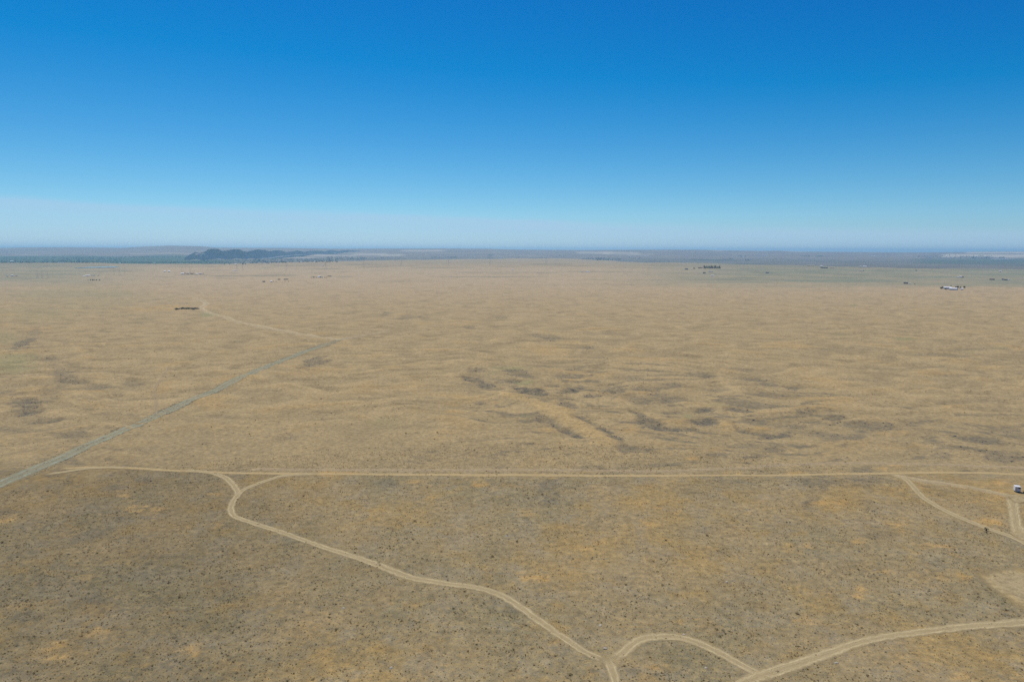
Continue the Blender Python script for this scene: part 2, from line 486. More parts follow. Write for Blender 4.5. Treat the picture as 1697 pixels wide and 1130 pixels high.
def albedo(X, Y, Z):
    """ground colour: dry grass, bare soil, sage cover, basalt, irrigated land, painted haze paling"""
    r = np.hypot(X, Y)
    p = px_of(X, Y)
    n1 = fbm(X / 24, Y / 24, 3, 70)
    n2 = fbm(X / 75, Y / 75, 3, 75)
    n3 = fbm(X / 6, Y / 6, 2, 80)
    wx = X + 25 * fbm(X / 90, Y / 90, 2, 21)
    wy = Y + 25 * fbm(X / 90, Y / 90, 2, 31)
    md = fbm(wx / 46, wy / 30, 3, 5, 0.55)
    straw = np.array([0.358, 0.270, 0.132])
    gold = np.array([0.415, 0.270, 0.098])
    soil = np.array([0.298, 0.229, 0.115])
    sage = np.array([0.238, 0.198, 0.105])
    dark = np.array([0.132, 0.120, 0.084])
    greeny = np.array([0.235, 0.235, 0.105])

    def lerp(c, d, f):
        return c + (d - c) * np.clip(f, 0, 1)[..., None]
    col = np.broadcast_to(straw, X.shape + (3,)).copy()
    # hollows between the mounds: thinner, greyer cover
    col = lerp(col, soil, sstep(0.15, -0.55, md + 0.35 * n1) * 0.85 * sstep(5000, 2500, r))
    fs = fbm(wx / 30, wy / 13, 3, 88)
    col = col * (1 + (0.13 * np.clip(fs, -1, 1) - 0.15 * sstep(0.2, 0.7, fbm(wx / 27, wy / 9, 3, 97))) * sstep(330, 420, Y) * sstep(4500, 2200, Y))[..., None]
    col = lerp(col, gold, sstep(0.25, 1.0, md + 0.4 * n2) * 0.36 * sstep(4000, 1500, r))
    col = lerp(col, np.array([0.425, 0.325, 0.195]), sstep(600, 2300, Y) * 0.75 * (1 - 0.4 * sstep(0.1, 0.8, -md)))  # haze painted into the colour: plain turns paler with distance
    ytr = np.interp(X, _tm[:, 0], _tm[:, 1])
    strip = sstep(470, 330, Y)
    col = lerp(col, soil, strip * (0.55 + 0.35 * n2))
    near = sstep(26.0, -8.0, Y - ytr + 9 * n1) * 0.6 + 0.4 * sstep(2.5, -2.5, Y - ytr + 2 * n3)
    nearcol = lerp(np.broadcast_to(soil, X.shape + (3,)), sage, 0.45 - 0.9 * n2 + 0.35 * n1)
    nearcol = lerp(nearcol, np.array([0.31, 0.222, 0.090]), sstep(0.05, 0.75, n2 * 0.9 + n1 * 0.7 + 0.3 * n3) * 0.75)
    nearcol = lerp(nearcol, gold, sstep(0.75, 1.35, n2 * 0.7 + n1 * 0.9 + 0.4 * n3) * 0.5)
    n5 = fbm(X / 13, Y / 13, 4, 262, 0.6)
    nearcol = lerp(nearcol, np.array([0.275, 0.232, 0.142]), sstep(0.0, 0.6, n5 - 0.3 * n2) * 0.45)
    nearcol = lerp(nearcol, np.array([0.295, 0.205, 0.085]), sstep(0.25, 0.8, fbm(X / 15, Y / 11, 4, 266, 0.6) + 0.25 * n3) * 0.38)
    nearcol = nearcol * (1 - 0.20 * sstep(-20, -110, X + 0.25 * (Y - 200) + 25 * n2))[..., None]
    col = lerp(col, nearcol, near)
    bmk = blob_mask(X, Y, BASALT, 0.55, 100, (1.4, 0.55))
    scab = blob_mask(X, Y, [(1000, 660, 250, 70, 1), (1250, 700, 230, 75, 1), (1550, 725, 220, 55, .9), (80, 640, 150, 90, .6), (1600, 590, 200, 30, .5)], 0.3, 120, (1.3, 0.5))
    rid = fbm(wx / 34, wy / 11, 3, 93) + 0.5 * n3 * 0.5
    bmk = np.maximum(bmk, scab * sstep(0.22, 0.58, rid) * 0.7)
    col = lerp(col, dark, bmk * (0.80 + 0.35 * n3))
    col = lerp(col, gold * 1.05, blob_mask(X, Y, GOLD, 0.9, 130, (1.5, 0.0)) * np.clip(0.62 + 0.9 * n3, 0.1, 1.1))
    col = lerp(col, greeny, blob_mask(X, Y, GREEN, 0.4, 160) * 0.65)
    for pts, wd, cc_, st_ in WORN:
        sel = np.nonzero((X > pts[:, 0].min() - 30) & (X < pts[:, 0].max() + 30) & (Y > pts[:, 1].min() - 30) & (Y < pts[:, 1].max() + 30))
        if not len(sel[0]):
            continue
        d2 = np.full(len(sel[0]), 1e9)
        for q in range(len(pts) - 1):
            a, b = pts[q], pts[q + 1]
            ab = b - a
            t = np.clip(((X[sel] - a[0]) * ab[0] + (Y[sel] - a[1]) * ab[1]) / max(ab @ ab, 1e-6), 0, 1)
            d2 = np.minimum(d2, np.hypot(X[sel] - a[0] - t * ab[0], Y[sel] - a[1] - t * ab[1]))
        mk = np.zeros_like(X)
        mk[sel] = sstep(wd, wd * 0.35, d2) * st_
        col = lerp(col, np.array(cc_), mk)
    # greener sage flats towards the right and left of the far plain
    q = sstep(1750, 2150, Y + 220 * fbm(X / 500, Y / 250, 3, 170)) * sstep(950, 1300, p)
    q = np.maximum(q, 0.8 * sstep(1400, 2600, Y + 500 * fbm(X / 600, Y / 300, 3, 175)) * sstep(330, 60, p))
    col = lerp(col, np.array([0.205, 0.215, 0.140]), q * (0.75 + 0.4 * fbm(X / 400, Y / 160, 3, 180)))
    col = lerp(col, np.array([0.15, 0.15, 0.10]), sstep(0.2, 0.7, fbm(X / 700, Y / 120, 3, 185)) * sstep(1700, 2500, Y) * 0.5)
    col = lerp(col, soil * 0.78, sstep(3200, 4500, Y) * 0.35)
    # basin beyond the plain: dark scrub, brown fields, irrigated green on both sides
    ed = np.interp(p, PXK, EDGE_D)
    bas = sstep(250, 700, Y - ed)
    f1 = fbm(X / 700, Y / 450, 3, 190)
    f2 = fbm(X / 1500, Y / 500, 3, 195)
    bcol = lerp(np.broadcast_to(np.array([0.135, 0.115, 0.085]), X.shape + (3,)), np.array([0.20, 0.165, 0.115]), 0.4 + 0.9 * f1)
    bcol = lerp(bcol, np.array([0.06, 0.075, 0.045]), sstep(0.15, 0.7, f2) * 0.7)
    col = lerp(col, bcol, bas)
    Yk = Y / KH
    hill = sstep(12500, 15000, Yk)
    hcol = lerp(np.broadcast_to(np.array([0.205, 0.150, 0.105]), X.shape + (3,)), np.array([0.26, 0.20, 0.135]), 0.3 + 0.9 * f1)
    hcol = lerp(hcol, np.array([0.12, 0.10, 0.075]), sstep(0.1, 0.7, f2) * 0.5)
    col = lerp(col, hcol, hill)
    leftg = sstep(420, 330, p + 25 * f1) * sstep(8000, 9000, Yk) * sstep(15200, 13600, Yk + 700 * f1)
    col = lerp(col, np.array([0.035, 0.075, 0.028]), leftg * (0.65 + 0.35 * sstep(-.3, .3, f2)))
    rightg = sstep(1500, 1545, p) * sstep(9500, 10500, Yk) * sstep(15500, 14500, Yk)
    col = lerp(col, np.array([0.035, 0.075, 0.03]), rightg * 0.5)
    # pale stubble fields on the far slopes
    for (a, b, y0, y1, s) in ((585, 640, 15300, 17200, .5), (630, 668, 15000, 16200, .5), (665, 735, 17600, 19200, .5), (955, 1015, 17000, 18900, .5), (1000, 1060, 17000, 18200, .5), (1040, 1082, 16000, 17200, .5), (480, 590, 14500, 15600, .5), (440, 520, 13200, 14300, .45), (1560, 1720, 15800, 17700, .85), (1600, 1760, 18200, 20200, .8), (1178, 1200, 19400, 20600, .6), (1300, 1335, 19600, 20800, .7), (20, 90, 15300, 15900, .4), (215, 330, 15200, 15900, .35)):
        m = sstep(a - 6, a + 6, p + 4 * f1) * sstep(b + 8, b - 8, p + 4 * f1) * sstep(y0, y0 + 250, Yk + 150 * f1) * sstep(y1, y1 - 250, Yk + 150 * f1)
        col = lerp(col, np.array([0.55, 0.46, 0.33]), m * s)
    return np.clip(col, 0.01, 0.9)


# relief of the scabland: stony hollows sunk between grassy ridges
GZ = GZ - 0.9 * blob_mask(GX, GY, BASALT, 0.55, 100, (1.4, 0.55)) * sstep(330, 400, GY) + 0.7 * blob_mask(GX, GY, GOLD, 0.5, 130, (1.5, 0.0)) * sstep(330, 400, GY)
_rg = np.array([flat_at(*p) for p in [(838, 654), (880, 664), (915, 683), (950, 703), (985, 724), (1005, 738)]])
_rd = np.full(GX.shape, 1e9)
for q in range(len(_rg) - 1):
    _ab = _rg[q + 1] - _rg[q]
    _t = np.clip(((GX - _rg[q][0]) * _ab[0] + (GY - _rg[q][1]) * _ab[1]) / (_ab @ _ab), 0, 1)
    _rd = np.minimum(_rd, np.hypot(GX - _rg[q][0] - _t * _ab[0], GY - _rg[q][1] - _t * _ab[1]))
GZ = GZ + 1.5 * np.exp(-(_rd / 9.0) ** 2)
GA = albedo(GX, GY, GZ)

# ------------------------------------------------------------------ the ground sheet
gm, gnt, gb = new_mat('steppe_ground')
k = NT_(gnt)
at = k.node('ShaderNodeAttribute', attribute_name='cover')
P = k.pos()
nA = k.noise(P, 2.6, 4, 0.65)
nB = k.noise(P, 0.45, 4, 0.6)
nC = k.noise(P, 0.09, 3, 0.55)
fac = k.math('MULTIPLY', k.range(nA, 0.25, 0.75, 0.68, 1.32), k.range(nB, 0.25, 0.75, 0.70, 1.30))
fac = k.math('MULTIPLY', fac, k.range(nC, 0.25, 0.75, 0.90, 1.10))
sc_ = k.node('ShaderNodeVectorMath', operation='SCALE')
k.l.new(at.outputs['Color'], sc_.inputs[0])
k.l.new(fac, sc_.inputs['Scale'])
# straw-yellow against grey litter at tussock size
hue = k.mix(k.range(k.noise(P, 0.9, 3, 0.6), 0.35, 0.65, 0, 1), (0.93, 0.98, 1.08, 1), (1.06, 1.01, 0.90, 1))
gc = k.mix(1.0, sc_.outputs[0], hue, 'MULTIPLY')
k.l.new(gc, gb.inputs['Base Color'])
gb.inputs['Roughness'].default_value = 0.95
gb.inputs['Specular IOR Level'].default_value = 0.05
bmp = k.node('ShaderNodeBump')
bmp.inputs['Strength'].default_value = 0.75
bmp.inputs['Distance'].default_value = 0.22
hb = k.math('ADD', k.noise(P, 1.7, 4, 0.65), k.math('MULTIPLY', nB, 1.2))
k.l.new(hb, bmp.inputs['Height'])
k.l.new(bmp.outputs[0], gb.inputs['Normal'])

gv = np.stack([GX, GY, GZ], -1).reshape(-1, 3)
ii, jj = np.meshgrid(np.arange(NR - 1), np.arange(NT), indexing='ij')
j2 = (jj + 1) % NT
gf = np.stack([ii * NT + jj, ii * NT + j2, (ii + 1) * NT + j2, (ii + 1) * NT + jj], -1).reshape(-1, 4)[:, ::-1]
me = bpy.data.meshes.new('ground')
me.vertices.add(len(gv) + 1)
cen = np.array([[0, 0, GZ[0].mean()]])
me.vertices.foreach_set('co', np.vstack([gv, cen]).astype(np.float32).ravel())
tri = np.stack([np.full(NT, len(gv)), (np.arange(NT) + 1) % NT, np.arange(NT)], -1)
n4, n3_ = len(gf), len(tri)
me.loops.add(n4 * 4 + n3_ * 3)
me.loops.foreach_set('vertex_index', np.concatenate([gf.ravel(), tri.ravel()]).astype(np.int32))
me.polygons.add(n4 + n3_)
me.polygons.foreach_set('loop_start', np.concatenate([np.arange(n4) * 4, n4 * 4 + np.arange(n3_) * 3]).astype(np.int32))
me.polygons.foreach_set('use_smooth', np.ones(n4 + n3_, bool))
me.update(calc_edges=True)
me.validate()
ca = me.attributes.new('cover', 'FLOAT_COLOR', 'POINT')
cv = np.ones((len(gv) + 1, 4), np.float32)
cv[:-1, :3] = GA.reshape(-1, 3)
cv[-1, :3] = GA[0].mean(0)
ca.data.foreach_set('color', cv.ravel())
me.materials.append(gm)
ground = bpy.data.objects.new('ground', me)
C.objects.link(ground)
tag(ground, 'wide dry grass and sagebrush plain reaching to the far hills', 'ground', kind='structure')

# ------------------------------------------------------------------ basalt bluffs on the far left
bl_m, bl_nt, bl_b = new_mat('basalt_bluff_rock')
k = NT_(bl_nt)
tc = k.node('ShaderNodeTexCoord')
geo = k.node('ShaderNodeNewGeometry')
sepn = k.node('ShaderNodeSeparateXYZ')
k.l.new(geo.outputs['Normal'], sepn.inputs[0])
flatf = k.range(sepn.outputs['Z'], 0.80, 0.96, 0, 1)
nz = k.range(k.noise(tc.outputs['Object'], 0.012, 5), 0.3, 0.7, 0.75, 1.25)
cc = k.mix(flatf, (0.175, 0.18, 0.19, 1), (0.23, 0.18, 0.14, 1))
vs = k.node('ShaderNodeVectorMath', operation='SCALE')
k.l.new(cc, vs.inputs[0]); k.l.new(nz, vs.inputs['Scale'])
k.l.new(vs.outputs[0], bl_b.inputs['Base Color'])
bl_b.inputs['Roughness'].default_value = 0.95

BLX = np.linspace(305, 625, 420)
BL_TOP = np.interp(BLX, [305, 322, 330, 340, 345, 352, 362, 370, 378, 388, 396, 402, 410, 420, 428, 434, 440, 448, 455, 461, 468, 474, 484, 492, 498, 505, 512, 525, 538, 548, 560, 575, 600, 625],
                   [427, 418, 419.5, 417, 413.5, 412.5, 413, 416, 415, 413.3, 413.3, 415, 417, 415, 413.6, 414.5, 414.2, 416.5, 415.5, 414.6, 416, 418, 416.5, 414.6, 416, 417.6, 416, 415.5, 416.5, 414.6, 416.2, 414.8, 415.6, 417])
BL_BASE = np.interp(BLX, [305, 325, 340, 430, 450, 480, 520, 560, 625], [429, 431, 432.5, 430, 427, 423, 420.5, 418.6, 417.6])
BL_D = np.interp(BLX, [305, 340, 430, 500, 560, 625], [8700, 8700, 9300, 11000, 12800, 14600])
NV = 44
bv = []
for i, (p_, t_, b_, d_) in enumerate(zip(BLX, BL_TOP, BL_BASE, BL_D)):
    zt, zb = z_at(p_, t_, d_ + 200), z_at(p_, b_, d_) - 12
    H_ = max(zt - zb, 3)
    dd = ray(p_, 415)
    for j in range(NV):
        f = j / (NV - 1)
        if f < 0.72:                       # face: talus below, cliff above
            g = f / 0.72
            zz = zb + H_ * (0.50 * g if g < 0.55 else 0.275 + 0.725 * (g - 0.55) / 0.45)
            yy = d_ + (H_ * 1.6) * (g if g < 0.55 else 0.55 + 0.20 * (g - 0.55) / 0.45)
            amp = 1.0
        else:                              # top, running back into the hill
            g = (f - 0.72) / 0.28
            zz = zt - 4 * g - 40 * max(0, g - 0.8) * 5
            yy = d_ + H_ * 1.04 + 900 * g
            amp = 1 - g
        xx = dd[0] * yy / dd[1]
        n = float(fbm(np.array(xx / 160.0), np.array(zz / 60.0 + yy / 300.0), 3, 201))
        n2 = float(fbm(np.array(xx / 50.0), np.array(zz / 45.0), 2, 205))
        yy += amp * (48 * n + 10 * n2) * min(1, H_ / 90)
        bv.append((xx, yy, zz + amp * 3 * n2))
bfaces = [(i * NV + j, (i + 1) * NV + j, (i + 1) * NV + j + 1, i * NV + j + 1) for i in range(len(BLX) - 1) for j in range(NV - 1)]
bluff = mesh_obj('bluff_terrain', bv, bfaces, bl_m)
tag(bluff, 'scalloped basalt cliffs in blue shade below the far left hills', 'bluff', kind='structure')

# ------------------------------------------------------------------ dirt tracks and the grey gravel road
def track_mat(name, c_rut, c_mid, mid_alpha, edge_alpha, streak=0.0, overall=1.0):
    m, nt, b = new_mat(name)
    k = NT_(nt)
    ac = k.node('ShaderNodeAttribute', attribute_name='across').outputs['Fac']
    al = k.node('ShaderNodeAttribute', attribute_name='along').outputs['Fac']
    P = k.pos()
    cx = k.node('ShaderNodeCombineXYZ')
    k.l.new(k.math('MULTIPLY', ac, 3.2), cx.inputs[0]); k.l.new(k.math('MULTIPLY', al, 0.07), cx.inputs[1])
    st = k.noise(cx.outputs[0], 2.2, 4, 0.6)                    # streaks drawn out along the wheel lines
    wob = k.math('MULTIPLY', k.math('SUBTRACT', k.noise(P, 0.5, 4, 0.65), 0.5), 0.85)
    a = k.math('ADD', k.math('ABSOLUTE', ac), wob)
    rut = k.math('SUBTRACT', 1.0, k.math('MULTIPLY', k.math('ABSOLUTE', k.math('SUBTRACT', a, 0.46)), 2.1), clamp=True)
    rut = k.math('POWER', rut, 0.7)
    fine = k.range(k.noise(P, 3.0, 3, 0.6), 0.3, 0.7, 0.82, 1.18)
    col = k.mix(k.math('MULTIPLY', rut, k.range(st, 0.3, 0.65, 0.25, 1.0), clamp=True), (*c_mid, 1), (*c_rut, 1))
    v = k.node('ShaderNodeVectorMath', operation='SCALE')
    k.l.new(col, v.inputs[0]); k.l.new(fine, v.inputs['Scale'])
    k.l.new(v.outputs[0], b.inputs['Base Color'])
    b.inputs['Roughness'].default_value = 0.95
    b.inputs['Specular IOR Level'].default_value = 0.05
    edge = k.range(a, 0.62, 1.0, 1.0, 0.0)
    body = k.math('MAXIMUM', rut, mid_alpha)
    alpha = k.math('MULTIPLY', edge, body)
    alpha = k.math('MULTIPLY', alpha, k.range(st, 0.28, 0.62, 1.0 - streak, 1.0))
    patch = k.range(k.noise(P, 0.12, 3), 0.3, 0.6, 0.55 + 0.45 * overall, 1.0)
    alpha = k.math('MULTIPLY', k.math('MULTIPLY', alpha, patch), overall, clamp=True)
    fd = k.node('ShaderNodeAttribute', attribute_name='fade').outputs['Fac']
    k.l.new(k.math('MULTIPLY', alpha, fd), b.inputs['Alpha'])
    return m


M_TRACK = track_mat('pale_dirt_track', (0.53, 0.435, 0.235), (0.455, 0.36, 0.188), 0.76, 0.0, 0.35)
M_STRAIGHT = track_mat('straight_dirt_track', (0.57, 0.44, 0.215), (0.51, 0.38, 0.175), 0.75, 0.0, 0.30)
M_FAINT = track_mat('faint_dirt_track', (0.50, 0.40, 0.245), (0.42, 0.33, 0.20), 0.35, 0.0, 0.45, 0.62)
M_MID = track_mat('thin_dirt_track', (0.51, 0.42, 0.235), (0.44, 0.35, 0.185), 0.6, 0.0, 0.4, 0.85)
M_RUTS = track_mat('wheel_ruts', (0.54, 0.45, 0.29), (0.42, 0.34, 0.20), 0.40, 0.0, 0.2, 0.95)
M_GRAVEL = track_mat('grey_gravel_road', (0.365, 0.40, 0.285), (0.37, 0.37, 0.245), 0.62, 0.0, 0.75, 0.88)

road_grid = np.zeros((1500, 1500), bool)              # 1 m cells kept free of shrubs


def catmull(P, step):
    P = np.array(P, float)
    P = np.vstack([2 * P[0] - P[1], P, 2 * P[-1] - P[-2]])
    out = []
    for i in range(1, len(P) - 2):
        L = np.hypot(*(P[i + 1] - P[i]))
        n = max(2, int(L / step))
        for t in np.arange(n) / n:
            a, b, c, d = P[i - 1:i + 3]
            out.append(0.5 * ((2 * b) + (c - a) * t + (2 * a - 5 * b + 4 * c - d) * t * t + (3 * b - a - 3 * c + d) * t ** 3))
    out.append(P[-2])
    return np.array(out)


track_no = 0
ALL_LINES = []


def track(label, pts, width, mat, name='dirt_track', step=1.6, clear=True, cat='track', closed=False):
    global track_no
    track_no += 1
    L = catmull([flat_at(*p) for p in pts], step)
    T = np.gradient(L, axis=0)
    T /= np.maximum(np.hypot(T[:, 0], T[:, 1])[:, None], 1e-6)
    N = np.stack([-T[:, 1], T[:, 0]], -1)
    s = np.concatenate([[0], np.cumsum(np.hypot(*np.diff(L, axis=0).T))])
    av = np.linspace(-1, 1, 9)
    w = width * (1 + 0.22 * perlin(s / 35, s * 0 + track_no * 3.7, 210))
    Q = L[:, None, :] + N[:, None, :] * (av[None, :, None] * w[:, None, None] * 0.5)
    X, Y = Q[..., 0], Q[..., 1]
    Z = height(X, Y) + 0.012 + 0.004 * track_no + 0.00013 * np.hypot(X, Y)
    V = np.stack([X, Y, Z], -1).reshape(-1, 3)
    n, m = len(L), len(av)
    F = [(i * m + j, i * m + j + 1, (i + 1) * m + j + 1, (i + 1) * m + j) for i in range(n - 1) for j in range(m - 1)]
    o = mesh_obj(name, V, F, mat, smooth=True)
    a1 = o.data.attributes.new('across', 'FLOAT', 'POINT')
    a1.data.foreach_set('value', np.tile(av, n).astype(np.float32))
    a2 = o.data.attributes.new('along', 'FLOAT', 'POINT')
    a2.data.foreach_set('value', np.repeat(s, m).astype(np.float32))
    a3 = o.data.attributes.new('fade', 'FLOAT', 'POINT')
    fl = 110.0 if 'gravel' in name else 4.0
    a3.data.foreach_set('value', np.repeat(np.clip((s[-1] - s) / fl, 0, 1) * np.clip(s / 4.0, 0, 1), m).astype(np.float32))
    if clear:
        gx = np.clip((X + 750).astype(int), 0, 1499); gy = np.clip(Y.astype(int), 0, 1499)
        keep = (np.abs(av) < 0.85)
        road_grid[gx[:, keep].ravel(), gy[:, keep].ravel()] = True
    tag(o, label, cat, kind='structure')
    return o


track('grey green gravel road running straight away on the left', [(-160, 873), (-20, 812), (50, 782), (100, 761), (150, 738.5), (200, 716), (250, 694), (300, 671), (350, 648), (400, 625.5), (450, 604), (500, 584), (540, 570), (566, 562), (585, 555.5)], 10.0, M_GRAVEL, 'gravel_road', 4.0, False, 'road')
track('pale straight dirt track crossing the whole view from left to right', TRACK_MAIN[2:], 3.2, M_STRAIGHT, step=2.5)
track('faint wheel track running just behind the straight track', [(420, 777), (500, 778), (700, 780), (900, 781.5), (1100, 782), (1200, 778.5), (1300, 772), (1450, 768.5), (1560, 770), (1697, 774), (1800, 777)], 3.4, M_FAINT, step=3.0)
track('winding dirt track from the straight track down to the junction', [(300, 780), (345, 783.5), (372, 791), (387, 805), (394, 819), (386, 832), (382.5, 845), (392, 857.5), (430, 871.5), (480, 888), (540, 908), (600, 927), (650, 945.5), (690, 958), (740, 966), (790, 972.5), (822, 981), (850, 995), (880, 1016), (920, 1044), (960, 1070), (988, 1085), (1010, 1094)], 3.7, M_TRACK)
track('short curved branch joining the winding track to the straight track', [(391, 825), (402, 813), (420, 804.5), (445, 795), (470, 788.5), (500, 785.5), (530, 785.3)], 3.4, M_TRACK)
track('dirt track leaving the junction towards the bottom edge', [(1000, 1082), (1008, 1092), (1015, 1108), (1021, 1130), (1028, 1165)], 3.7, M_TRACK)
track('arched dirt track between the two lower junctions', [(1008, 1092), (1028, 1082), (1042, 1070), (1058, 1059), (1080, 1054), (1110, 1053.5), (1140, 1059), (1170, 1070), (1205, 1088), (1240, 1107), (1262, 1119), (1280, 1128)], 3.7, M_TRACK)
track('wide dirt track sweeping to the right edge near the bottom', [(1180, 1158), (1230, 1132), (1270, 1116.5), (1320, 1100), (1370, 1083), (1415, 1067), (1450, 1058), (1490, 1052), (1540, 1047), (1600, 1041), (1660, 1036), (1720, 1031), (1850, 1022)], 4.5, M_TRACK)
track('diagonal dirt track dropping from the straight track at right', [(1470, 786), (1498, 794), (1510, 804), (1521, 817), (1535, 829), (1552, 839), (1580, 853), (1605, 863.5), (1640, 877), (1668, 886.5), (1697, 900), (1740, 925)], 3.9, M_TRACK)
track('faint track leading to the white trailer at right', [(1490, 789), (1520, 796), (1560, 801), (1610, 808.5), (1650, 817.5), (1680, 823), (1720, 826)], 3.8, M_MID)
track('pair of pale wheel ruts below the white trailer', [(1677, 826), (1679, 838), (1681, 852), (1684, 868), (1689, 884), (1694, 896)], 5.6, M_TRACK)
track('thin dirt track running from the gravel road to the dark bushes', [(566, 563), (530, 558.5), (495, 552.5), (440, 543), (395, 533.5), (383, 530), (374, 525.5), (355, 521), (343, 516), (333, 511.5), (338, 507), (343, 503), (335, 497), (322, 494.5)], 5.0, M_TRACK, step=5.0)
track('short spur track at the left end of the straight track', [(70, 789), (100, 784.5), (135, 779.5), (165, 776.5), (215, 776.5)], 3.4, M_TRACK)
track('faint footpath wandering through the mounds left of the gravel road', [(257, 690), (259, 668), (256, 648), (262, 634), (276, 615), (281, 606)], 3.0, M_FAINT, step=3.0)

# pale scraped clearing at the right edge with a straw-yellow rim
cl_m, cl_nt, cl_b = new_mat('scraped_dirt')
k = NT_(cl_nt)
rd = k.node('ShaderNodeAttribute', attribute_name='rim').outputs['Fac']
P = k.pos()
ra = k.math('ADD', rd, k.math('MULTIPLY', k.math('SUBTRACT', k.noise(P, 0.22, 4), 0.5), 0.35))
rimf = k.range(ra, 0.55, 0.9, 0, 1)
colr = k.mix(k.math('MULTIPLY', rimf, k.range(k.noise(P, 0.18, 2), 0.4, 0.6, 0.2, 1)), (0.36, 0.28, 0.135, 1), (0.45, 0.325, 0.12, 1))
v = k.node('ShaderNodeVectorMath', operation='SCALE')
k.l.new(colr, v.inputs[0]); k.l.new(k.range(k.noise(P, 2.0, 4, 0.65), 0.3, 0.7, 0.78, 1.2), v.inputs['Scale'])
k.l.new(v.outputs[0], cl_b.inputs['Base Color'])
cl_b.inputs['Roughness'].default_value = 0.95
k.l.new(k.math('MULTIPLY', k.range(ra, 0.70, 1.0, 1, 0), k.range(k.noise(P, 0.5, 3), 0.25, 0.55, 0.55, 1.0)), cl_b.inputs['Alpha'])


def pad(label, pts, mat, name, off):
    W = catmull([flat_at(*p) for p in pts + pts[:1]], 3.0)[:-1]
    c = W.mean(0)
    V, F, rim = [], [], []
    K = 8
    for i in range(K + 1):
        f = i / K
        for q in W:
            w = c + (q - c) * f
            V.append((w[0], w[1], float(height(w[0], w[1])) + off)); rim.append(f)
    n = len(W)
    for i in range(K):
        for j in range(n):
            F.append((i * n + j, i * n + (j + 1) % n, (i + 1) * n + (j + 1) % n, (i + 1) * n + j))
    o = mesh_obj(name, V, F[:], mat, smooth=True)
    a = o.data.attributes.new('rim', 'FLOAT', 'POINT')
    a.data.foreach_set('value', np.array(rim, np.float32))
    gx = np.array([v[0] for v in V]); gy = np.array([v[1] for v in V])
    road_grid[np.clip((gx + 750).astype(int), 0, 1499), np.clip(gy.astype(int), 0, 1499)] = True
    tag(o, label, 'clearing', kind='structure')


pad('pale scraped dirt clearing with straw rim at the right edge', [(1612, 954), (1645, 943), (1682, 939), (1715, 948), (1750, 975), (1745, 1010), (1700, 1016), (1668, 998), (1636, 977)], cl_m, 'dirt_clearing', 0.10)
pad('small dusty parking patch in front of the white trailer', [(1668, 822), (1684, 818), (1704, 822), (1700, 834), (1680, 834)], cl_m, 'dirt_patch', 0.16)
pad('dusty patch where the wheel ruts meet the diagonal track', [(1672, 884), (1685, 879), (1704, 886), (1708, 900), (1690, 896)], cl_m, 'dirt_patch', 0.19)

# ------------------------------------------------------------------ plants and stones
M_SAGE = ramp_random('sagebrush_leaf', [(0.28, 0.225, 0.105), (0.37, 0.30, 0.155), (0.24, 0.20, 0.095), (0.40, 0.34, 0.20), (0.33, 0.25, 0.115), (0.46, 0.42, 0.29)], 0.9, 0.5)
M_TUFT = ramp_random('bunchgrass_straw', [(0.38, 0.28, 0.125), (0.30, 0.235, 0.115), (0.44, 0.31, 0.12), (0.27, 0.22, 0.115), (0.36, 0.28, 0.14)], 0.9, 0.45)
M_BASALT = ramp_random('basalt_stone', [(0.15, 0.138, 0.115), (0.21, 0.19, 0.16), (0.11, 0.10, 0.085), (0.26, 0.235, 0.20)])
M_STONE = ramp_random('pale_stone', [(0.40, 0.37, 0.29), (0.33, 0.30, 0.23), (0.46, 0.41, 0.32)])
M_TREE = ramp_random('tree_foliage', [(0.035, 0.052, 0.026), (0.05, 0.07, 0.03), (0.028, 0.042, 0.024), (0.06, 0.075, 0.035)])
M_FARTREE = ramp_random('valley_tree_foliage', [(0.030, 0.060, 0.028), (0.045, 0.080, 0.032), (0.025, 0.048, 0.026)])
M_BARK = paint('tree_bark', (0.10, 0.075, 0.055), 0.95, 0.3, 3.0)


def clump_mesh(name, mat, leaves, seed, leaf=0.24, flat=0.62, core=0.22, lump=0.25):
    """a lumpy bush one metre across: dense heart with many leaf tufts standing out of it"""
    rd = random.Random(seed)
    V, F = [], []
    bm = bmesh.new()
    bmesh.ops.create_icosphere(bm, subdivisions=1, radius=1.0)
    base = len(V)
    for v in bm.verts:
        d = v.co.normalized()
        f = core * (1 + rd.uniform(-lump, lump))
        V.append((d.x * f, d.y * f, max(-0.03, (d.z * f + core * 0.55)) * flat / 0.5))
    for f in bm.faces:
        F.append(tuple(base + v.index for v in f.verts))
    bm.free()
    cs = [(rd.uniform(-0.24, 0.24), rd.uniform(-0.24, 0.24), rd.uniform(0.10, 0.30)) for _ in range(6)]
    for _ in range(leaves):
        c = rd.choice(cs)
        a, e = rd.uniform(0, 2 * math.pi), math.asin(rd.uniform(-0.15, 1))
        d = Vector((math.cos(a) * math.cos(e), math.sin(a) * math.cos(e), math.sin(e)))
        p = Vector(c) + d * rd.uniform(0.12, 0.30)
        p.z = max(p.z * flat / 0.5, 0.02)
        u = d.orthogonal().normalized()
        u.rotate(Matrix.Rotation(rd.uniform(0, 6.28), 3, d))
        w = (d + Vector((rd.uniform(-.6, .6), rd.uniform(-.6, .6), rd.uniform(-.2, .6)))).normalized()
        l = leaf * rd.uniform(0.5, 1.1)
        b = len(V)
        V += [tuple(p - u * l * 0.32), tuple(p + u * l * 0.32), tuple(p + w * l + u * l * 0.12)]
        F.append((b, b + 1, b + 2))
    me = bpy.data.meshes.new(name)
    me.from_pydata(V, [], F)
    me.materials.append(mat)
    me.update()
    return me


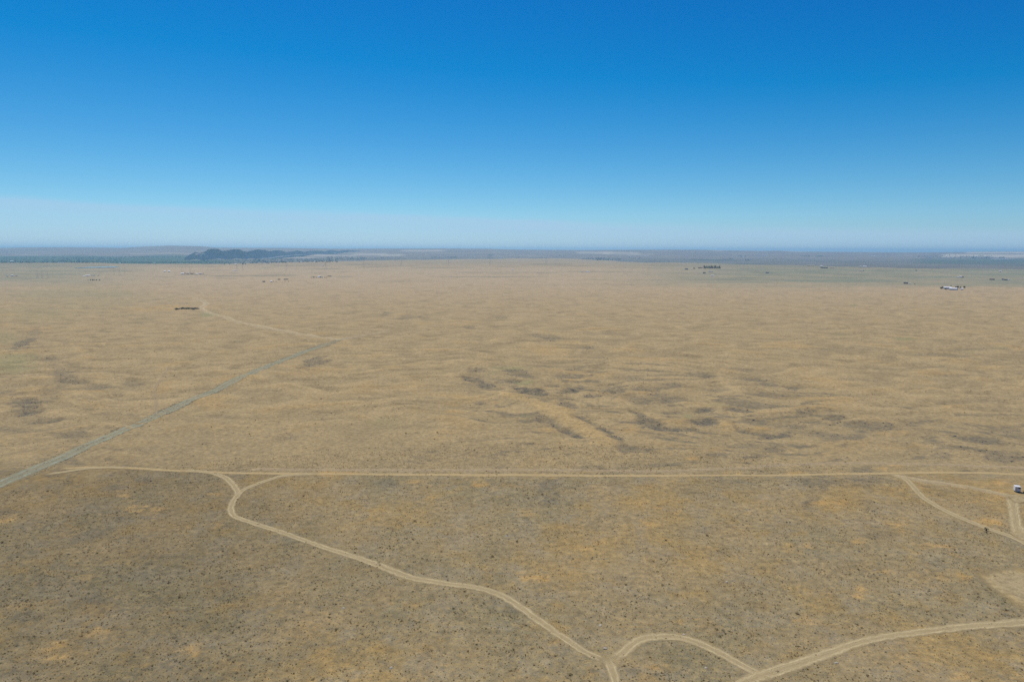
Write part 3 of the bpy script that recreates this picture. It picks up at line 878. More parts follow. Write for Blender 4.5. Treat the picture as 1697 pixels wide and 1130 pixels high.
def tuft_mesh(name, mat, seed):
    rd = random.Random(seed)
    V, F = [], []
    for _ in range(15):
        a = rd.uniform(0, 6.283); l = rd.uniform(0.45, 1.0); t = rd.uniform(0.15, 0.75)
        b = len(V)
        c, s_ = math.cos(a), math.sin(a)
        o = rd.uniform(0, 0.14)
        V += [(c * o - s_ * 0.10, s_ * o + c * 0.10, 0), (c * o + s_ * 0.10, s_ * o - c * 0.10, 0), (c * (o + l * t * 0.6), s_ * (o + l * t * 0.6), l * (1 - 0.45 * t) * 0.75)]
        F.append((b, b + 1, b + 2))
    me = bpy.data.meshes.new(name)
    me.from_pydata(V, [], F)
    me.materials.append(mat)
    return me


def stone_mesh(name, mat, seed, flat=0.6):
    rd = random.Random(seed)
    bm = bmesh.new()
    bmesh.ops.create_icosphere(bm, subdivisions=1, radius=0.5)
    sq = (rd.uniform(0.7, 1.2), rd.uniform(0.6, 1.0), flat)
    for v in bm.verts:
        f = rd.uniform(0.72, 1.15)
        v.co = Vector((v.co.x * f * sq[0], v.co.y * f * sq[1], v.co.z * f * sq[2] + 0.16))
    me = bpy.data.meshes.new(name)
    bm.to_mesh(me); bm.free()
    me.materials.append(mat)
    return me


def proto_collection(name, meshes):
    col = bpy.data.collections.new(name)
    for m in meshes:
        o = bpy.data.objects.new(m.name, m)
        col.objects.link(o)
    return col


def scatter(name, pts, scl, protos, label, cat, squash=(0.38, 0.68)):
    """one uncountable cover: points that carry instances of a few plant or stone meshes"""
    n = len(pts)
    me = bpy.data.meshes.new(name)
    me.vertices.add(n)
    me.vertices.foreach_set('co', np.asarray(pts, np.float32).ravel())
    for an, data in (('rz', rng.uniform(0, 6.283, n)), ('sx', scl), ('sz', scl * rng.uniform(*squash, n))):
        me.attributes.new(an, 'FLOAT', 'POINT').data.foreach_set('value', np.asarray(data, np.float32))
    o = bpy.data.objects.new(name, me)
    C.objects.link(o)
    ng = bpy.data.node_groups.new(name + '_nodes', 'GeometryNodeTree')
    ng.interface.new_socket('Geometry', in_out='INPUT', socket_type='NodeSocketGeometry')
    ng.interface.new_socket('Geometry', in_out='OUTPUT', socket_type='NodeSocketGeometry')
    N, Lk = ng.nodes, ng.links
    gi, go = N.new('NodeGroupInput'), N.new('NodeGroupOutput')
    ip = N.new('GeometryNodeInstanceOnPoints')
    ci = N.new('GeometryNodeCollectionInfo')
    ci.inputs['Collection'].default_value = proto_collection(name + '_kinds', protos)
    ci.inputs['Separate Children'].default_value = True
    ci.inputs['Reset Children'].default_value = True
    ip.inputs['Pick Instance'].default_value = True

    def named(nm):
        a = N.new('GeometryNodeInputNamedAttribute')
        a.data_type = 'FLOAT'
        a.inputs['Name'].default_value = nm
        return a.outputs[0]
    rx = N.new('ShaderNodeCombineXYZ'); Lk.new(named('rz'), rx.inputs[2])
    sx = N.new('ShaderNodeCombineXYZ')
    q = named('sx'); Lk.new(q, sx.inputs[0]); Lk.new(q, sx.inputs[1]); Lk.new(named('sz'), sx.inputs[2])
    Lk.new(gi.outputs[0], ip.inputs['Points'])
    Lk.new(ci.outputs[0], ip.inputs['Instance'])
    Lk.new(rx.outputs[0], ip.inputs['Rotation'])
    Lk.new(sx.outputs[0], ip.inputs['Scale'])
    Lk.new(ip.outputs[0], go.inputs[0])
    o.modifiers.new('cover', 'NODES').node_group = ng
    tag(o, label, cat, kind='stuff')
    return o


def sector(n, r0, r1, half=40.5):
    r = np.sqrt(rng.uniform(r0 * r0, r1 * r1, n))
    t = np.radians(rng.uniform(-half, half, n))
    return r * np.sin(t), r * np.cos(t)


def off_road(X, Y):
    return ~road_grid[np.clip((X + 750).astype(int), 0, 1499), np.clip(Y.astype(int), 0, 1499)]


def with_z(X, Y, sink=0.02):
    return np.stack([X, Y, height(X, Y) - sink], -1)


SAGE_MESH = [clump_mesh('sagebrush', M_SAGE, 64, s) for s in (1, 2, 3, 4)]
TUFT_MESH = [tuft_mesh('bunchgrass_tuft', M_TUFT, s) for s in (11, 12, 13)]
ROCK_MESH = [stone_mesh('basalt_stone', M_BASALT, s) for s in (21, 22, 23)]


def sage_field(X, Y):
    n1 = fbm(X / 24, Y / 24, 3, 70); n2 = fbm(X / 75, Y / 75, 3, 75); n4 = fbm(X / 11, Y / 11, 2, 230)
    g = blob_mask(X, Y, GOLD, 0.55, 130, (1.3, 0.2)); b = blob_mask(X, Y, BASALT, 0.45, 100)
    return np.clip(0.24 + 0.16 * sstep(-10, -110, X + 0.25 * (Y - 200)) - 0.42 * n2 - 0.25 * n1 + 0.50 * n4 - 0.5 * g + 0.35 * b, 0.02, 1)


# sagebrush: near scrub below the straight track, thinner beyond it
X, Y = sector(95000, 122, 345)
ytr = np.interp(X, _tm[:, 0], _tm[:, 1])
dn = sage_field(X, Y) * np.where(Y < ytr, 1.0, 0.7)
ok = (rng.uniform(0, 1, len(X)) < dn) & off_road(X, Y)
SX, SY = X[ok], Y[ok]
SS = np.clip(np.exp(rng.normal(-1.12, 0.42, len(SX))), 0.18, 1.4)
X, Y = sector(150000, 320, 1050)
ytr = np.interp(X, _tm[:, 0], _tm[:, 1])
ok = (Y > ytr + 2) & (rng.uniform(0, 1, len(X)) < 0.55 * sage_field(X, Y) * sstep(1150, 380, Y)) & off_road(X, Y)
SX2, SY2 = X[ok], Y[ok]
SS2 = np.clip(np.exp(rng.normal(-0.90, 0.40, len(SX2))), 0.22, 1.4)
SX, SY, SS = np.concatenate([SX, SX2]), np.concatenate([SY, SY2]), np.concatenate([SS, SS2])
SP = with_z(SX, SY)
u_ = np.abs(SX) / SY
appear = np.where((u_ < 0.74) & (np.hypot(SX, SY) > 160), SS / SY, 0)     # how large each shows
order = np.argsort(-appear)
big, rest = order[:300], order[300:]
scatter('sagebrush_scrub', SP[rest], SS[rest], SAGE_MESH, 'low grey green sagebrush scrub dotted over the whole steppe', 'scrub')
for q, i in enumerate(big):
    o = bpy.data.objects.new('sagebrush', SAGE_MESH[q % 4])
    C.objects.link(o)
    o.location = SP[i]
    o.rotation_euler = (0, 0, random.uniform(0, 6.28))
    o.scale = (SS[i] * random.uniform(.9, 1.15), SS[i], SS[i] * random.uniform(.4, .7))
    tag(o, 'one of the largest sagebrush shrubs standing on the near ground', 'shrub', 'largest sagebrush shrubs on the near ground')

# dry bunchgrass
X, Y = sector(120000, 122, 340)
gf_ = fbm(X / 24, Y / 24, 3, 70) * 0.5 + fbm(X / 3.5, Y / 3.5, 2, 240) * 0.6 + 0.5 + 0.4 * blob_mask(X, Y, GOLD, 0.55, 130, (1.3, 0.2))
ok = (rng.uniform(0, 1, len(X)) < gf_ * 0.85) & off_road(X, Y)
X, Y = X[ok], Y[ok]
scatter('bunchgrass', with_z(X, Y), np.clip(np.exp(rng.normal(-1.0, 0.35, len(X))), 0.15, 0.9), TUFT_MESH, 'dry straw coloured bunchgrass covering the near ground', 'grass')

# basalt rubble lying in the dark hollows
X, Y = sector(330000, 230, 900)
ok = (rng.uniform(0, 1, len(X)) < 0.5 * blob_mask(X, Y, BASALT, 0.55, 100, (1.4, 0.55)) ** 2.0) & off_road(X, Y)
X, Y = X[ok], Y[ok]
scatter('basalt_rubble', with_z(X, Y, 0.0), np.clip(np.exp(rng.normal(-0.55, 0.45, len(X))), 0.22, 1.8), ROCK_MESH, 'dark basalt rubble lying in the hollows between the mounds', 'rubble')

# grey-green weeds grown over the gravel road
M_WEED = ramp_random('road_weeds', [(0.24, 0.265, 0.20), (0.30, 0.33, 0.26), (0.19, 0.215, 0.16)], 0.9, 0.4)
WEED_MESH = [clump_mesh('road_weed', M_WEED, 40, s, flat=0.4) for s in (31, 32)]
Lr = catmull([flat_at(*p) for p in [(-20, 812), (50, 782), (100, 761), (150, 738.5), (200, 716), (250, 694), (300, 671), (350, 648), (400, 625.5), (450, 604), (500, 584), (540, 570), (566, 562)]], 0.5)
pick = rng.integers(0, len(Lr), 9000)
lane = np.sin(rng.uniform(0, 6.28, 9000)) * 5.6 + 0.6 * rng.normal(size=9000)
X, Y = Lr[pick, 0] + lane, Lr[pick, 1] + rng.normal(0, 0.8, 9000)
ok = fbm((X - np.interp(Y, Lr[:, 1], Lr[:, 0])) / 1.6, Y / 40.0, 2, 250) > 0.15
X, Y = X[ok], Y[ok]
scatter('road_weeds', with_z(X, Y), np.clip(np.exp(rng.normal(-0.75, 0.35, len(X))), 0.2, 1.1), WEED_MESH, 'grey green weeds grown over the gravel road', 'weeds')

# pale boulders one can pick out near the tracks
BOULD = [(1003, 1074, 1.7, 'pale boulder beside the winding track just above the lower junction'), (995, 1036, 1.3, 'pale boulder lying alone well above the lower junction'), (569, 1007, 1.0, 'pale stone left of the winding track among sagebrush'),
         (1204, 964, 1.3, 'pale bluish boulder on the grey flat right of centre'), (648, 1106, 1.2, 'pale stone at the bottom edge left of centre'), (1386, 1098, 1.4, 'pale boulder just below the wide track at right'),
         (1133, 1051, 1.2, 'pale stone on the crown of the arched track'), (1170, 1106, 1.2, 'pale stone under the arched track'), (840, 888, 1.2, 'pale stone above the middle of the winding track'), (1450, 944, 1.1, 'pale stone left of the yellow grass mound at right'), (1492, 895, 1.1, 'pale stone above the yellow grass mound at right')]
for i, (a, b, s_, lab) in enumerate(BOULD):
    g = ground_at(a, b)
    o = bpy.data.objects.new('boulder', stone_mesh('boulder', M_STONE, 60 + i, 0.7))
    C.objects.link(o)
    o.location = (g[0], g[1], g[2] - 0.05)
    o.scale = (s_ * 0.95, s_ * 0.95, s_ * 0.42)
    o.rotation_euler = (0, 0, i * 1.3)
    tag(o, lab, 'boulder')

# ------------------------------------------------------------------ distant farms, trees and power lines
def box(V, F, x0, x1, y0, y1, z0, z1):
    b = len(V)
    V += [(x0, y0, z0), (x1, y0, z0), (x1, y1, z0), (x0, y1, z0), (x0, y0, z1), (x1, y0, z1), (x1, y1, z1), (x0, y1, z1)]
    F += [tuple(b + q for q in f) for f in ((3, 2, 1, 0), (4, 5, 6, 7), (0, 1, 5, 4), (1, 2, 6, 5), (2, 3, 7, 6), (3, 0, 4, 7))]


def bar(V, F, p, q, r0, r1=None, n=4):
    p, q = Vector(p), Vector(q)
    r1 = r0 if r1 is None else r1
    d = (q - p).normalized()
    u = d.orthogonal().normalized(); w = d.cross(u)
    b = len(V)
    for c, r in ((p, r0), (q, r1)):
        for i in range(n):
            a = 2 * math.pi * (i + 0.5) / n
            V.append(tuple(c + u * math.cos(a) * r + w * math.sin(a) * r))
    F += [(b + i, b + (i + 1) % n, b + n + (i + 1) % n, b + n + i) for i in range(n)]
    F += [tuple(b + i for i in range(n))[::-1], tuple(b + n + i for i in range(n))]


MATS = {
    'white': paint('white_siding', (0.70, 0.70, 0.68), 0.6, 0.05, 0.5),
    'cream': paint('cream_siding', (0.58, 0.53, 0.44), 0.7, 0.08, 0.5),
    'brown': paint('brown_boards', (0.16, 0.11, 0.075), 0.9, 0.2, 0.6),
    'tan': paint('tan_siding', (0.46, 0.37, 0.26), 0.8, 0.1, 0.5),
    'greyroof': paint('grey_roofing', (0.30, 0.31, 0.32), 0.7, 0.1, 0.5),
    'whiteroof': paint('white_metal_roof', (0.68, 0.68, 0.67), 0.5, 0.04, 0.5),
    'darkroof': paint('dark_roofing', (0.09, 0.085, 0.08), 0.85, 0.15, 0.5),
    'rust': paint('rusty_roofing', (0.22, 0.12, 0.075), 0.8, 0.2, 0.5),
    'steel': paint('galvanised_steel', (0.38, 0.38, 0.38), 0.5, 0.1, 0.3, 0.3),
    'rubber': paint('tyre_rubber', (0.03, 0.03, 0.03), 0.9, 0.1, 4.0),
}
g_m, g_nt, g_b = new_mat('window_glass')
g_b.inputs['Base Color'].default_value = (0.02, 0.025, 0.03, 1)
g_b.inputs['Roughness'].default_value = 0.12
k = NT_(g_nt)
k.l.new(k.range(k.noise(k.node('ShaderNodeTexCoord').outputs['Object'], 2.0), 0.3, 0.7, 0.08, 0.2), g_b.inputs['Roughness'])
MATS['glass'] = g_m


def building(px, py, wpx, hpx, label, wall='white', roof='greyroof', depth=None, rz=None, name='house', cat='house', group=None, windows=2):
    """gabled building seen wpx wide in the survey; walls, roof with eaves, door and windows"""
    g = ground_at(px, py)
    mpp = g[1] / F_PX
    W, H = wpx * mpp, max(hpx * mpp, 2.6)
    D = depth or min(max(0.55 * W, 6), 14)
    root = empty(name, (g[0], g[1], g[2] - 0.15), rz if rz is not None else -math.atan2(g[0], g[1]) + random.uniform(-0.25, 0.25))
    hw = H * 0.66
    V, F = [], []
    box(V, F, -W / 2, W / 2, -D / 2, D / 2, 0, hw)
    b = len(V)
    for sx in (-1, 1):
        V += [(sx * W / 2, -D / 2, hw), (sx * W / 2, D / 2, hw), (sx * W / 2, 0, H * 0.97)]
    F += [(b, b + 2, b + 1), (b + 3, b + 4, b + 5)]
    mesh_obj('wall', V, F, MATS[wall], root)
    e, t = 0.4, 0.18
    V, F = [], []
    for sy in (-1, 1):
        b = len(V)
        for sx in (-1, 1):
            V += [(sx * (W / 2 + e), sy * (D / 2 + e), hw - e * (H - hw) / (D / 2)), (sx * (W / 2 + e), 0, H),
                  (sx * (W / 2 + e), sy * (D / 2 + e), hw - e * (H - hw) / (D / 2) + t), (sx * (W / 2 + e), 0, H + t)]
        F += [(b + 2, b + 3, b + 7, b + 6), (b, b + 4, b + 5, b + 1), (b, b + 2, b + 6, b + 4), (b, b + 1, b + 3, b + 2), (b + 4, b + 6, b + 7, b + 5)]
    mesh_obj('roof', V, F, MATS[roof], root)
    if windows:
        V, F = [], []
        box(V, F, -0.55, 0.55, -D / 2 - 0.06, -D / 2 + 0.05, 0.1, min(2.2, hw * 0.8))
        mesh_obj('door', V, F, MATS['brown'], root)
        for q in range(windows):
            c = -W / 2 + W * (q + 1) / (windows + 1) * 1.0
            if abs(c) < 1.4:
                c += 2.0
            V, F = [], []
            box(V, F, c - 0.7, c + 0.7, -D / 2 - 0.05, -D / 2 + 0.05, hw * 0.4, hw * 0.78)
            mesh_obj('window', V, F, MATS['glass'], root)
    tag(root, label, cat, group)
    return root


# three tree shapes, one metre tall, shared by all farm trees
def crown_mesh(name, seed, kind):
    rd = random.Random(seed)
    V, F = [], []
    for _ in range(230):
        if kind == 'cone':
            z = rd.uniform(0.08, 1.0) ** 0.9
            rad = 0.20 * (1.03 - z) * (0.75 + 0.5 * rd.random())
            a = rd.uniform(0, 6.283)
            p = Vector((math.cos(a) * rad, math.sin(a) * rad, z))
        else:
            c = rd.choice([(0, 0, 0.62), (0.17, 0.05, 0.52), (-0.17, 0.08, 0.55), (0.04, -0.18, 0.5), (-0.05, 0.16, 0.68), (0.1, -0.06, 0.78)])
            d = Vector((rd.gauss(0, 1), rd.gauss(0, 1), rd.gauss(0, 1))).normalized()
            p = Vector(c) + d * rd.uniform(0.10, 0.23)
        u = Vector((rd.gauss(0, 1), rd.gauss(0, 1), rd.gauss(0, .6))).normalized()
        w = Vector((rd.gauss(0, 1), rd.gauss(0, 1), rd.gauss(0, 1))).normalized()
        l = rd.uniform(0.05, 0.11)
        b = len(V)
        V += [tuple(p - u * l), tuple(p + u * l), tuple(p + w * l * 1.3)]
        F.append((b, b + 1, b + 2))
    me = bpy.data.meshes.new(name)
    me.from_pydata(V, [], F)
    me.materials.append(M_TREE)
    return me


def trunk_mesh():
    V, F = [], []
    bar(V, F, (0, 0, -0.02), (0, 0, 0.55), 0.028, 0.012, 6)
    bar(V, F, (0, 0, 0.28), (0.13, 0.04, 0.52), 0.012, 0.006, 5)
    bar(V, F, (0, 0, 0.32), (-0.12, 0.06, 0.55), 0.012, 0.006, 5)
    me = bpy.data.meshes.new('trunk')
    me.from_pydata(V, [], F)
    me.materials.append(M_BARK)
    return me


CROWNS = {'cone': [crown_mesh('crown', s, 'cone') for s in (71, 72)], 'round': [crown_mesh('crown', s, 'round') for s in (73, 74, 75)]}
TRUNK = trunk_mesh()


def tree(px, py, hpx, label, kind='round', group=None, wide=1.0):
    g = ground_at(px, py)
    H = hpx * g[1] / F_PX
    root = empty('tree', g, random.uniform(0, 6.28))
    for nm, me in (('trunk', TRUNK), ('crown', random.choice(CROWNS[kind]))):
        o = bpy.data.objects.new(nm, me)
        C.objects.link(o)
        o.parent = root
    root.scale = (H * wide, H * wide, H)
    tag(root, label, 'tree', group)


ORD = ['first', 'second', 'third', 'fourth', 'fifth', 'sixth', 'seventh', 'eighth', 'ninth', 'tenth', 'eleventh', 'twelfth', 'thirteenth', 'fourteenth', 'fifteenth', 'sixteenth', 'seventeenth', 'eighteenth', 'nineteenth', 'twentieth']

# white farmstead on the right
building(1570, 479, 11, 4.0, 'long white farmhouse roof at the right farmstead, left of the two', 'white', 'whiteroof', 12, windows=4, rz=-0.45)
building(1580, 480.6, 10.5, 3.8, 'wide white shed at the right farmstead, nearer of the two', 'white', 'whiteroof', 14, name='shed', cat='shed', windows=3, rz=-0.75)
building(1594, 480.3, 4, 2.6, 'small white outbuilding right of the white farmstead', 'white', 'whiteroof', 5, name='outbuilding', cat='shed', windows=1)
for q, (a, b, h) in enumerate([(1559.5, 480, 4.4), (1562, 479, 4.6), (1567, 481, 3.6), (1576, 475.5, 2.6), (1584, 477.5, 3.4), (1587, 478.5, 4.8), (1591.5, 478.8, 4), (1598, 478.6, 4.8)]):
    tree(a, b, h, f'{ORD[q]} dark tree from the left around the white farmstead', group='trees around the white farmstead', wide=1.1)
# conifer windbreak
for q in range(12):
    a = 1167 + q * 2.35 + random.uniform(-.5, .5)
    tree(a, 445 + 0.02 * q, random.uniform(3.4, 5.0), f'{ORD[q]} conifer from the left in the far windbreak', 'cone', 'conifers of the far windbreak', 1.5)
building(1160.5, 444.6, 7, 1.6, 'low brown shed left of the far windbreak', 'brown', 'rust', name='shed', cat='shed', windows=1)
building(1137.5, 447, 5, 2.2, 'small pale house left of the windbreak conifers', 'cream', 'darkroof', windows=1)
building(1150.5, 445.6, 2.6, 1.8, 'tiny dark hut between pale house and windbreak', 'brown', 'darkroof', name='hut', cat='hut', windows=1)
building(1167, 453.2, 4, 2.0, 'dark roofed shed below the windbreak conifers', 'tan', 'darkroof', name='shed', cat='shed', windows=1)
building(1180.5, 457.5, 4.5, 1.6, 'low white building on the plain below the windbreak', 'white', 'whiteroof', name='shed', cat='shed', windows=1)
building(1178, 451, 7, 1.4, 'long pale trailer home just below the windbreak', 'cream', 'greyroof', name='trailer_home', cat='trailer', windows=2)
building(1271.5, 453, 5.5, 2.0, 'dark roofed house alone right of the windbreak', 'white', 'darkroof', windows=2)
building(974, 451.3, 5.5, 1.5, 'long white shed alone in the middle of the plain', 'white', 'whiteroof', name='shed', cat='shed', windows=1)
building(964.3, 451, 1.6, 1.6, 'tiny white hut left of the long white shed', 'white', 'whiteroof', name='hut', cat='hut', windows=1)
building(849, 448, 3, 1.5, 'tiny white house just right of centre on plain', 'white', 'whiteroof', windows=1)
building(1343, 440.6, 12, 1.4, 'long tan barn on the edge of the plain', 'tan', 'tan', name='barn', cat='barn', windows=0)
building(1361, 442.2, 4, 2.2, 'cream house on the right edge of the plain', 'cream', 'whiteroof', windows=1)
building(1366, 444.6, 11, 1.8, 'dark brown barn in front of the cream house', 'brown', 'darkroof', name='barn', cat='barn', windows=1)
building(1379, 444.6, 7, 1.4, 'tan shed right of the dark brown barn', 'tan', 'tan', name='shed', cat='shed', windows=1)
building(1426, 443, 2, 2.2, 'narrow white house, left of three near plain edge', 'white', 'whiteroof', windows=1)
building(1433, 443, 5.5, 2.0, 'white house with bright roof, middle of three near plain edge', 'white', 'whiteroof', windows=2)
building(1440, 443.6, 2, 1.5, 'pale hut, right of three near plain edge', 'cream', 'greyroof', name='hut', cat='hut', windows=1)
building(1427, 449.6, 4, 1.5, 'tan trailer home below the three white houses', 'tan', 'cream', name='trailer_home', cat='trailer', windows=1)
tree(1431, 449.8, 2.0, 'small tree beside the tan trailer home')
building(1501, 470.3, 6, 2.4, 'brown shed left of the white farmstead', 'brown', 'darkroof', name='shed', cat='shed', windows=1)
building(1507.5, 471, 3, 1.8, 'pale hut right of the brown shed', 'cream', 'cream', name='hut', cat='hut', windows=1)
tree(1516, 471.5, 1.6, 'low wide bush right of the pale hut', wide=1.8)
tree(1518, 449.8, 2.8, 'lone dark tree near the plain edge at right', wide=1.3)
building(1587.3, 460, 2.4, 1.8, 'pale hut, left of three houses above the farmstead', 'cream', 'whiteroof', name='hut', cat='hut', windows=1)
building(1592, 460, 3, 2.4, 'white house, middle of three above the farmstead', 'white', 'whiteroof', windows=1)
building(1595.5, 460, 2.6, 1.8, 'brown shed, right of three above the farmstead', 'brown', 'rust', name='shed', cat='shed', windows=1)
building(1644, 463.8, 6.5, 2.0, 'brown roofed barn on the right side of the plain', 'brown', 'brown', name='barn', cat='barn', windows=1)
building(1661.5, 464, 2.6, 2.4, 'narrow white house at the right side of the plain', 'white', 'darkroof', windows=1)
building(1666.5, 464.6, 5, 2.0, 'brown house touching the narrow white house', 'brown', 'darkroof', windows=1)
building(1671, 464.4, 3, 1.4, 'pale trailer right of the brown house', 'cream', 'whiteroof', name='trailer_home', cat='trailer', windows=1)
building(1657.5, 450.8, 3, 1.8, 'cream house near the right end of the plain', 'cream', 'whiteroof', windows=1)
# left side of the plain
building(20, 458, 3.2, 2.4, 'white house at the far left, brightest of three', 'white', 'whiteroof', windows=1)
building(12, 458.4, 2.2, 1.6, 'pale hut at the far left edge', 'cream', 'greyroof', name='hut', cat='hut', windows=1)
building(27, 457.8, 2.6, 1.4, 'grey shed right of the white house at far left', 'cream', 'greyroof', name='shed', cat='shed', windows=1)
building(145, 457.4, 6, 1.6, 'long white shed above the dark trees at left', 'white', 'whiteroof', name='shed', cat='shed', windows=2)
building(154, 457, 6, 1.2, 'grey shed right of the long white shed', 'cream', 'greyroof', name='shed', cat='shed', windows=1)
building(163, 457, 2.4, 1.6, 'tan hut right of the grey shed', 'tan', 'tan', name='hut', cat='hut', windows=1)
building(139, 458.4, 2.6, 1.3, 'tiny white trailer left of the long white shed', 'white', 'whiteroof', name='trailer_home', cat='trailer', windows=1)
for q, (a, h) in enumerate([(146, 1.8), (150, 2.6), (153.5, 2.8), (156, 2.2), (160, 2.4), (165, 2.6)]):
    tree(a, 465.4, h, f'{ORD[q]} dark tree from the left in the short row at left', group='short row of dark trees at left', wide=1.4)
building(273, 450.6, 2.4, 2.2, 'white house, left of a pair on the left plain', 'white', 'whiteroof', windows=1)
building(280, 450.6, 3, 2.2, 'white house, right of a pair on the left plain', 'white', 'whiteroof', windows=1)
for q, (a, b, w_, c1, c2, lab) in enumerate([(302.5, 454.2, 4.5, 'white', 'whiteroof', 'white trailer home at the left end of the hamlet'), (312, 454.4, 3, 'cream', 'greyroof', 'cream trailer home with grey roof in the hamlet'), (318, 454.4, 2.6, 'brown', 'rust', 'rusty shed in the middle of the hamlet'),
                                       (326, 455, 2.4, 'white', 'whiteroof', 'small white trailer home in front of the hamlet'), (332, 454.2, 5, 'white', 'cream', 'long pale house at the right end of the hamlet')]):
    building(a, b, w_, 1.9, lab, c1, c2, windows=1, name='trailer_home' if 'trailer' in lab else 'house', cat='trailer' if 'trailer' in lab else 'house')
for q, (a, h) in enumerate([(307, 2.4), (309.5, 1.8), (315.5, 2.0), (321, 2.2), (323.5, 1.6), (337, 1.8)]):
    tree(a, 454.6, h, f'{ORD[q]} dark tree from the left among the hamlet trailers', group='trees of the hamlet', wide=1.2)
building(390.5, 438.6, 3, 1.6, 'white house among trees at the foot of the bluffs', 'white', 'whiteroof', windows=1)
for q, (a, h) in enumerate([(368, 1.4), (372, 2.0), (380.5, 2.0), (402.5, 2.8), (406.5, 2.2), (419, 1.8), (434, 1.6)]):
    tree(a, 439 - (1.6 if a > 410 else 0), h, f'{ORD[q]} tree from the left below the basalt bluffs', group='trees below the basalt bluffs', wide=1.3)
building(389, 449, 6, 1.0, 'low white sheds left of centre under the bluffs', 'cream', 'whiteroof', name='shed', cat='shed', windows=1)
building(437.3, 467.4, 4, 1.8, 'brown hut at the left of the scattered homestead', 'brown', 'darkroof', name='hut', cat='hut', windows=1)
building(449.5, 467.4, 2.2, 2.4, 'white hut of the scattered homestead', 'white', 'whiteroof', name='hut', cat='hut', windows=1)
for q, a in enumerate([453, 457.5, 472.5, 478]):
    tree(a, 467.6, 1.8, f'{ORD[q]} small bush from the left at the scattered homestead', group='bushes at the scattered homestead', wide=1.1)
building(462.5, 463.6, 4, 1.5, 'rusty shed behind the scattered homestead', 'tan', 'rust', name='shed', cat='shed', windows=1)
building(474, 463.4, 7, 1.0, 'long low fence-like shed behind the homestead', 'brown', 'darkroof', name='shed', cat='shed', windows=0)
building(528.5, 460, 3.6, 2.4, 'white house between dark trees left of centre', 'white', 'whiteroof', windows=1)
building(533.6, 460.2, 2.6, 2.0, 'cream annex right of the white house among trees', 'white', 'greyroof', name='annex', cat='house', windows=1)
building(546, 458.3, 6, 1.3, 'brown shed right of the dark tree clump', 'brown', 'rust', name='shed', cat='shed', windows=1)
for q, (a, h) in enumerate([(516, 1.8), (519, 2.4), (521.5, 2.0), (524.5, 1.8), (531, 2.6), (538.5, 1.8), (541.5, 1.8)]):
    tree(a, 460.8, h, f'{ORD[q]} dark tree from the left around the white house left of centre', group='trees around the house left of centre', wide=1.5)
# far side of the basin: sheds and town houses
FARB = [(19.5, 433.5, 4.5, 1.6, 'white', 'whiteroof', 'white barn in the green valley at far left'), (103, 436, 9, 0.9, 'white', 'whiteroof', 'long white sheds under the valley trees at left'), (124, 435.8, 2.6, 1.2, 'white', 'whiteroof', 'small white house under the valley trees at left'),
        (168, 432, 3, 1.2, 'white', 'greyroof', 'pale house high in the valley trees at left'), (199, 437, 2, 1.2, 'white', 'whiteroof', 'bright hut below the valley tree line'), (256, 436.3, 2.2, 1.3, 'white', 'whiteroof', 'bright hut below the left hill'),
        (444, 437, 3, 1.2, 'white', 'greyroof', 'white house at the left end of the town'), (499, 435, 2.4, 1.2, 'white', 'whiteroof', 'white house in the middle of the town'), (502, 428.6, 2.6, 1.0, 'white', 'whiteroof', 'pale house above the town trees'),
        (521, 434.2, 2.2, 1.0, 'white', 'whiteroof', 'white hut right of the town middle'), (534, 440.8, 2.6, 1.1, 'white', 'whiteroof', 'lone white trailer below the town'), (549, 443, 3, 0.9, 'cream', 'cream', 'lone tan trailer below the town'), (738, 436.4, 1.6, 1.2, 'white', 'whiteroof', 'tiny white hut left of centre below the tree specks'),
        (831, 427.6, 4, 1.2, 'white', 'cream', 'pale house at the far plain edge near centre'), (1043, 425.2, 3, 1.0, 'white', 'whiteroof', 'white shed left of the far shed row'), (1064, 425, 3, 0.9, 'white', 'whiteroof', 'left shed of the far white shed row'), (1069, 425, 3.6, 0.9, 'white', 'whiteroof', 'middle shed of the far white shed row'), (1074, 425, 2.6, 0.9, 'white', 'whiteroof', 'right shed of the far white shed row'),
        (1215, 426, 1.8, 1.2, 'white', 'whiteroof', 'tiny white house left of far dark grove'), (1232, 426.6, 1.8, 1.6, 'white', 'whiteroof', 'white silo-like house right of far dark grove'), (1256, 424.6, 5, 1.0, 'white', 'greyroof', 'grey far shed, left of two'), (1267.5, 424.6, 5.5, 1.2, 'white', 'whiteroof', 'bright far shed, right of two'),
        (1447, 425, 5, 1.0, 'white', 'whiteroof', 'bright far shed above the right plain'), (1542, 426.6, 6, 1.2, 'white', 'greyroof', 'grey glasshouse sheds in the right tree belt'), (1556, 426, 4, 0.9, 'white', 'whiteroof', 'pale shed in the right tree belt'),
        (1650, 430.2, 12, 0.9, 'white', 'whiteroof', 'very long white poultry house, left of row at far right'), (1661, 430.2, 9, 0.9, 'white', 'whiteroof', 'long white poultry house, middle of row at far right'), (1670, 430.4, 7, 0.9, 'white', 'whiteroof', 'long white poultry house, third of row at far right'), (1677.5, 430.4, 6, 0.9, 'white', 'whiteroof', 'long white poultry house, right end of row at far right')]
for a, b, w_, h_, c1, c2, lab in FARB:
    nm = 'shed' if ('shed' in lab or 'poultry' in lab or 'barn' in lab) else 'house'
    building(a, b, w_, h_, lab, c1, c2, depth=14, name=nm, cat=nm, windows=1)

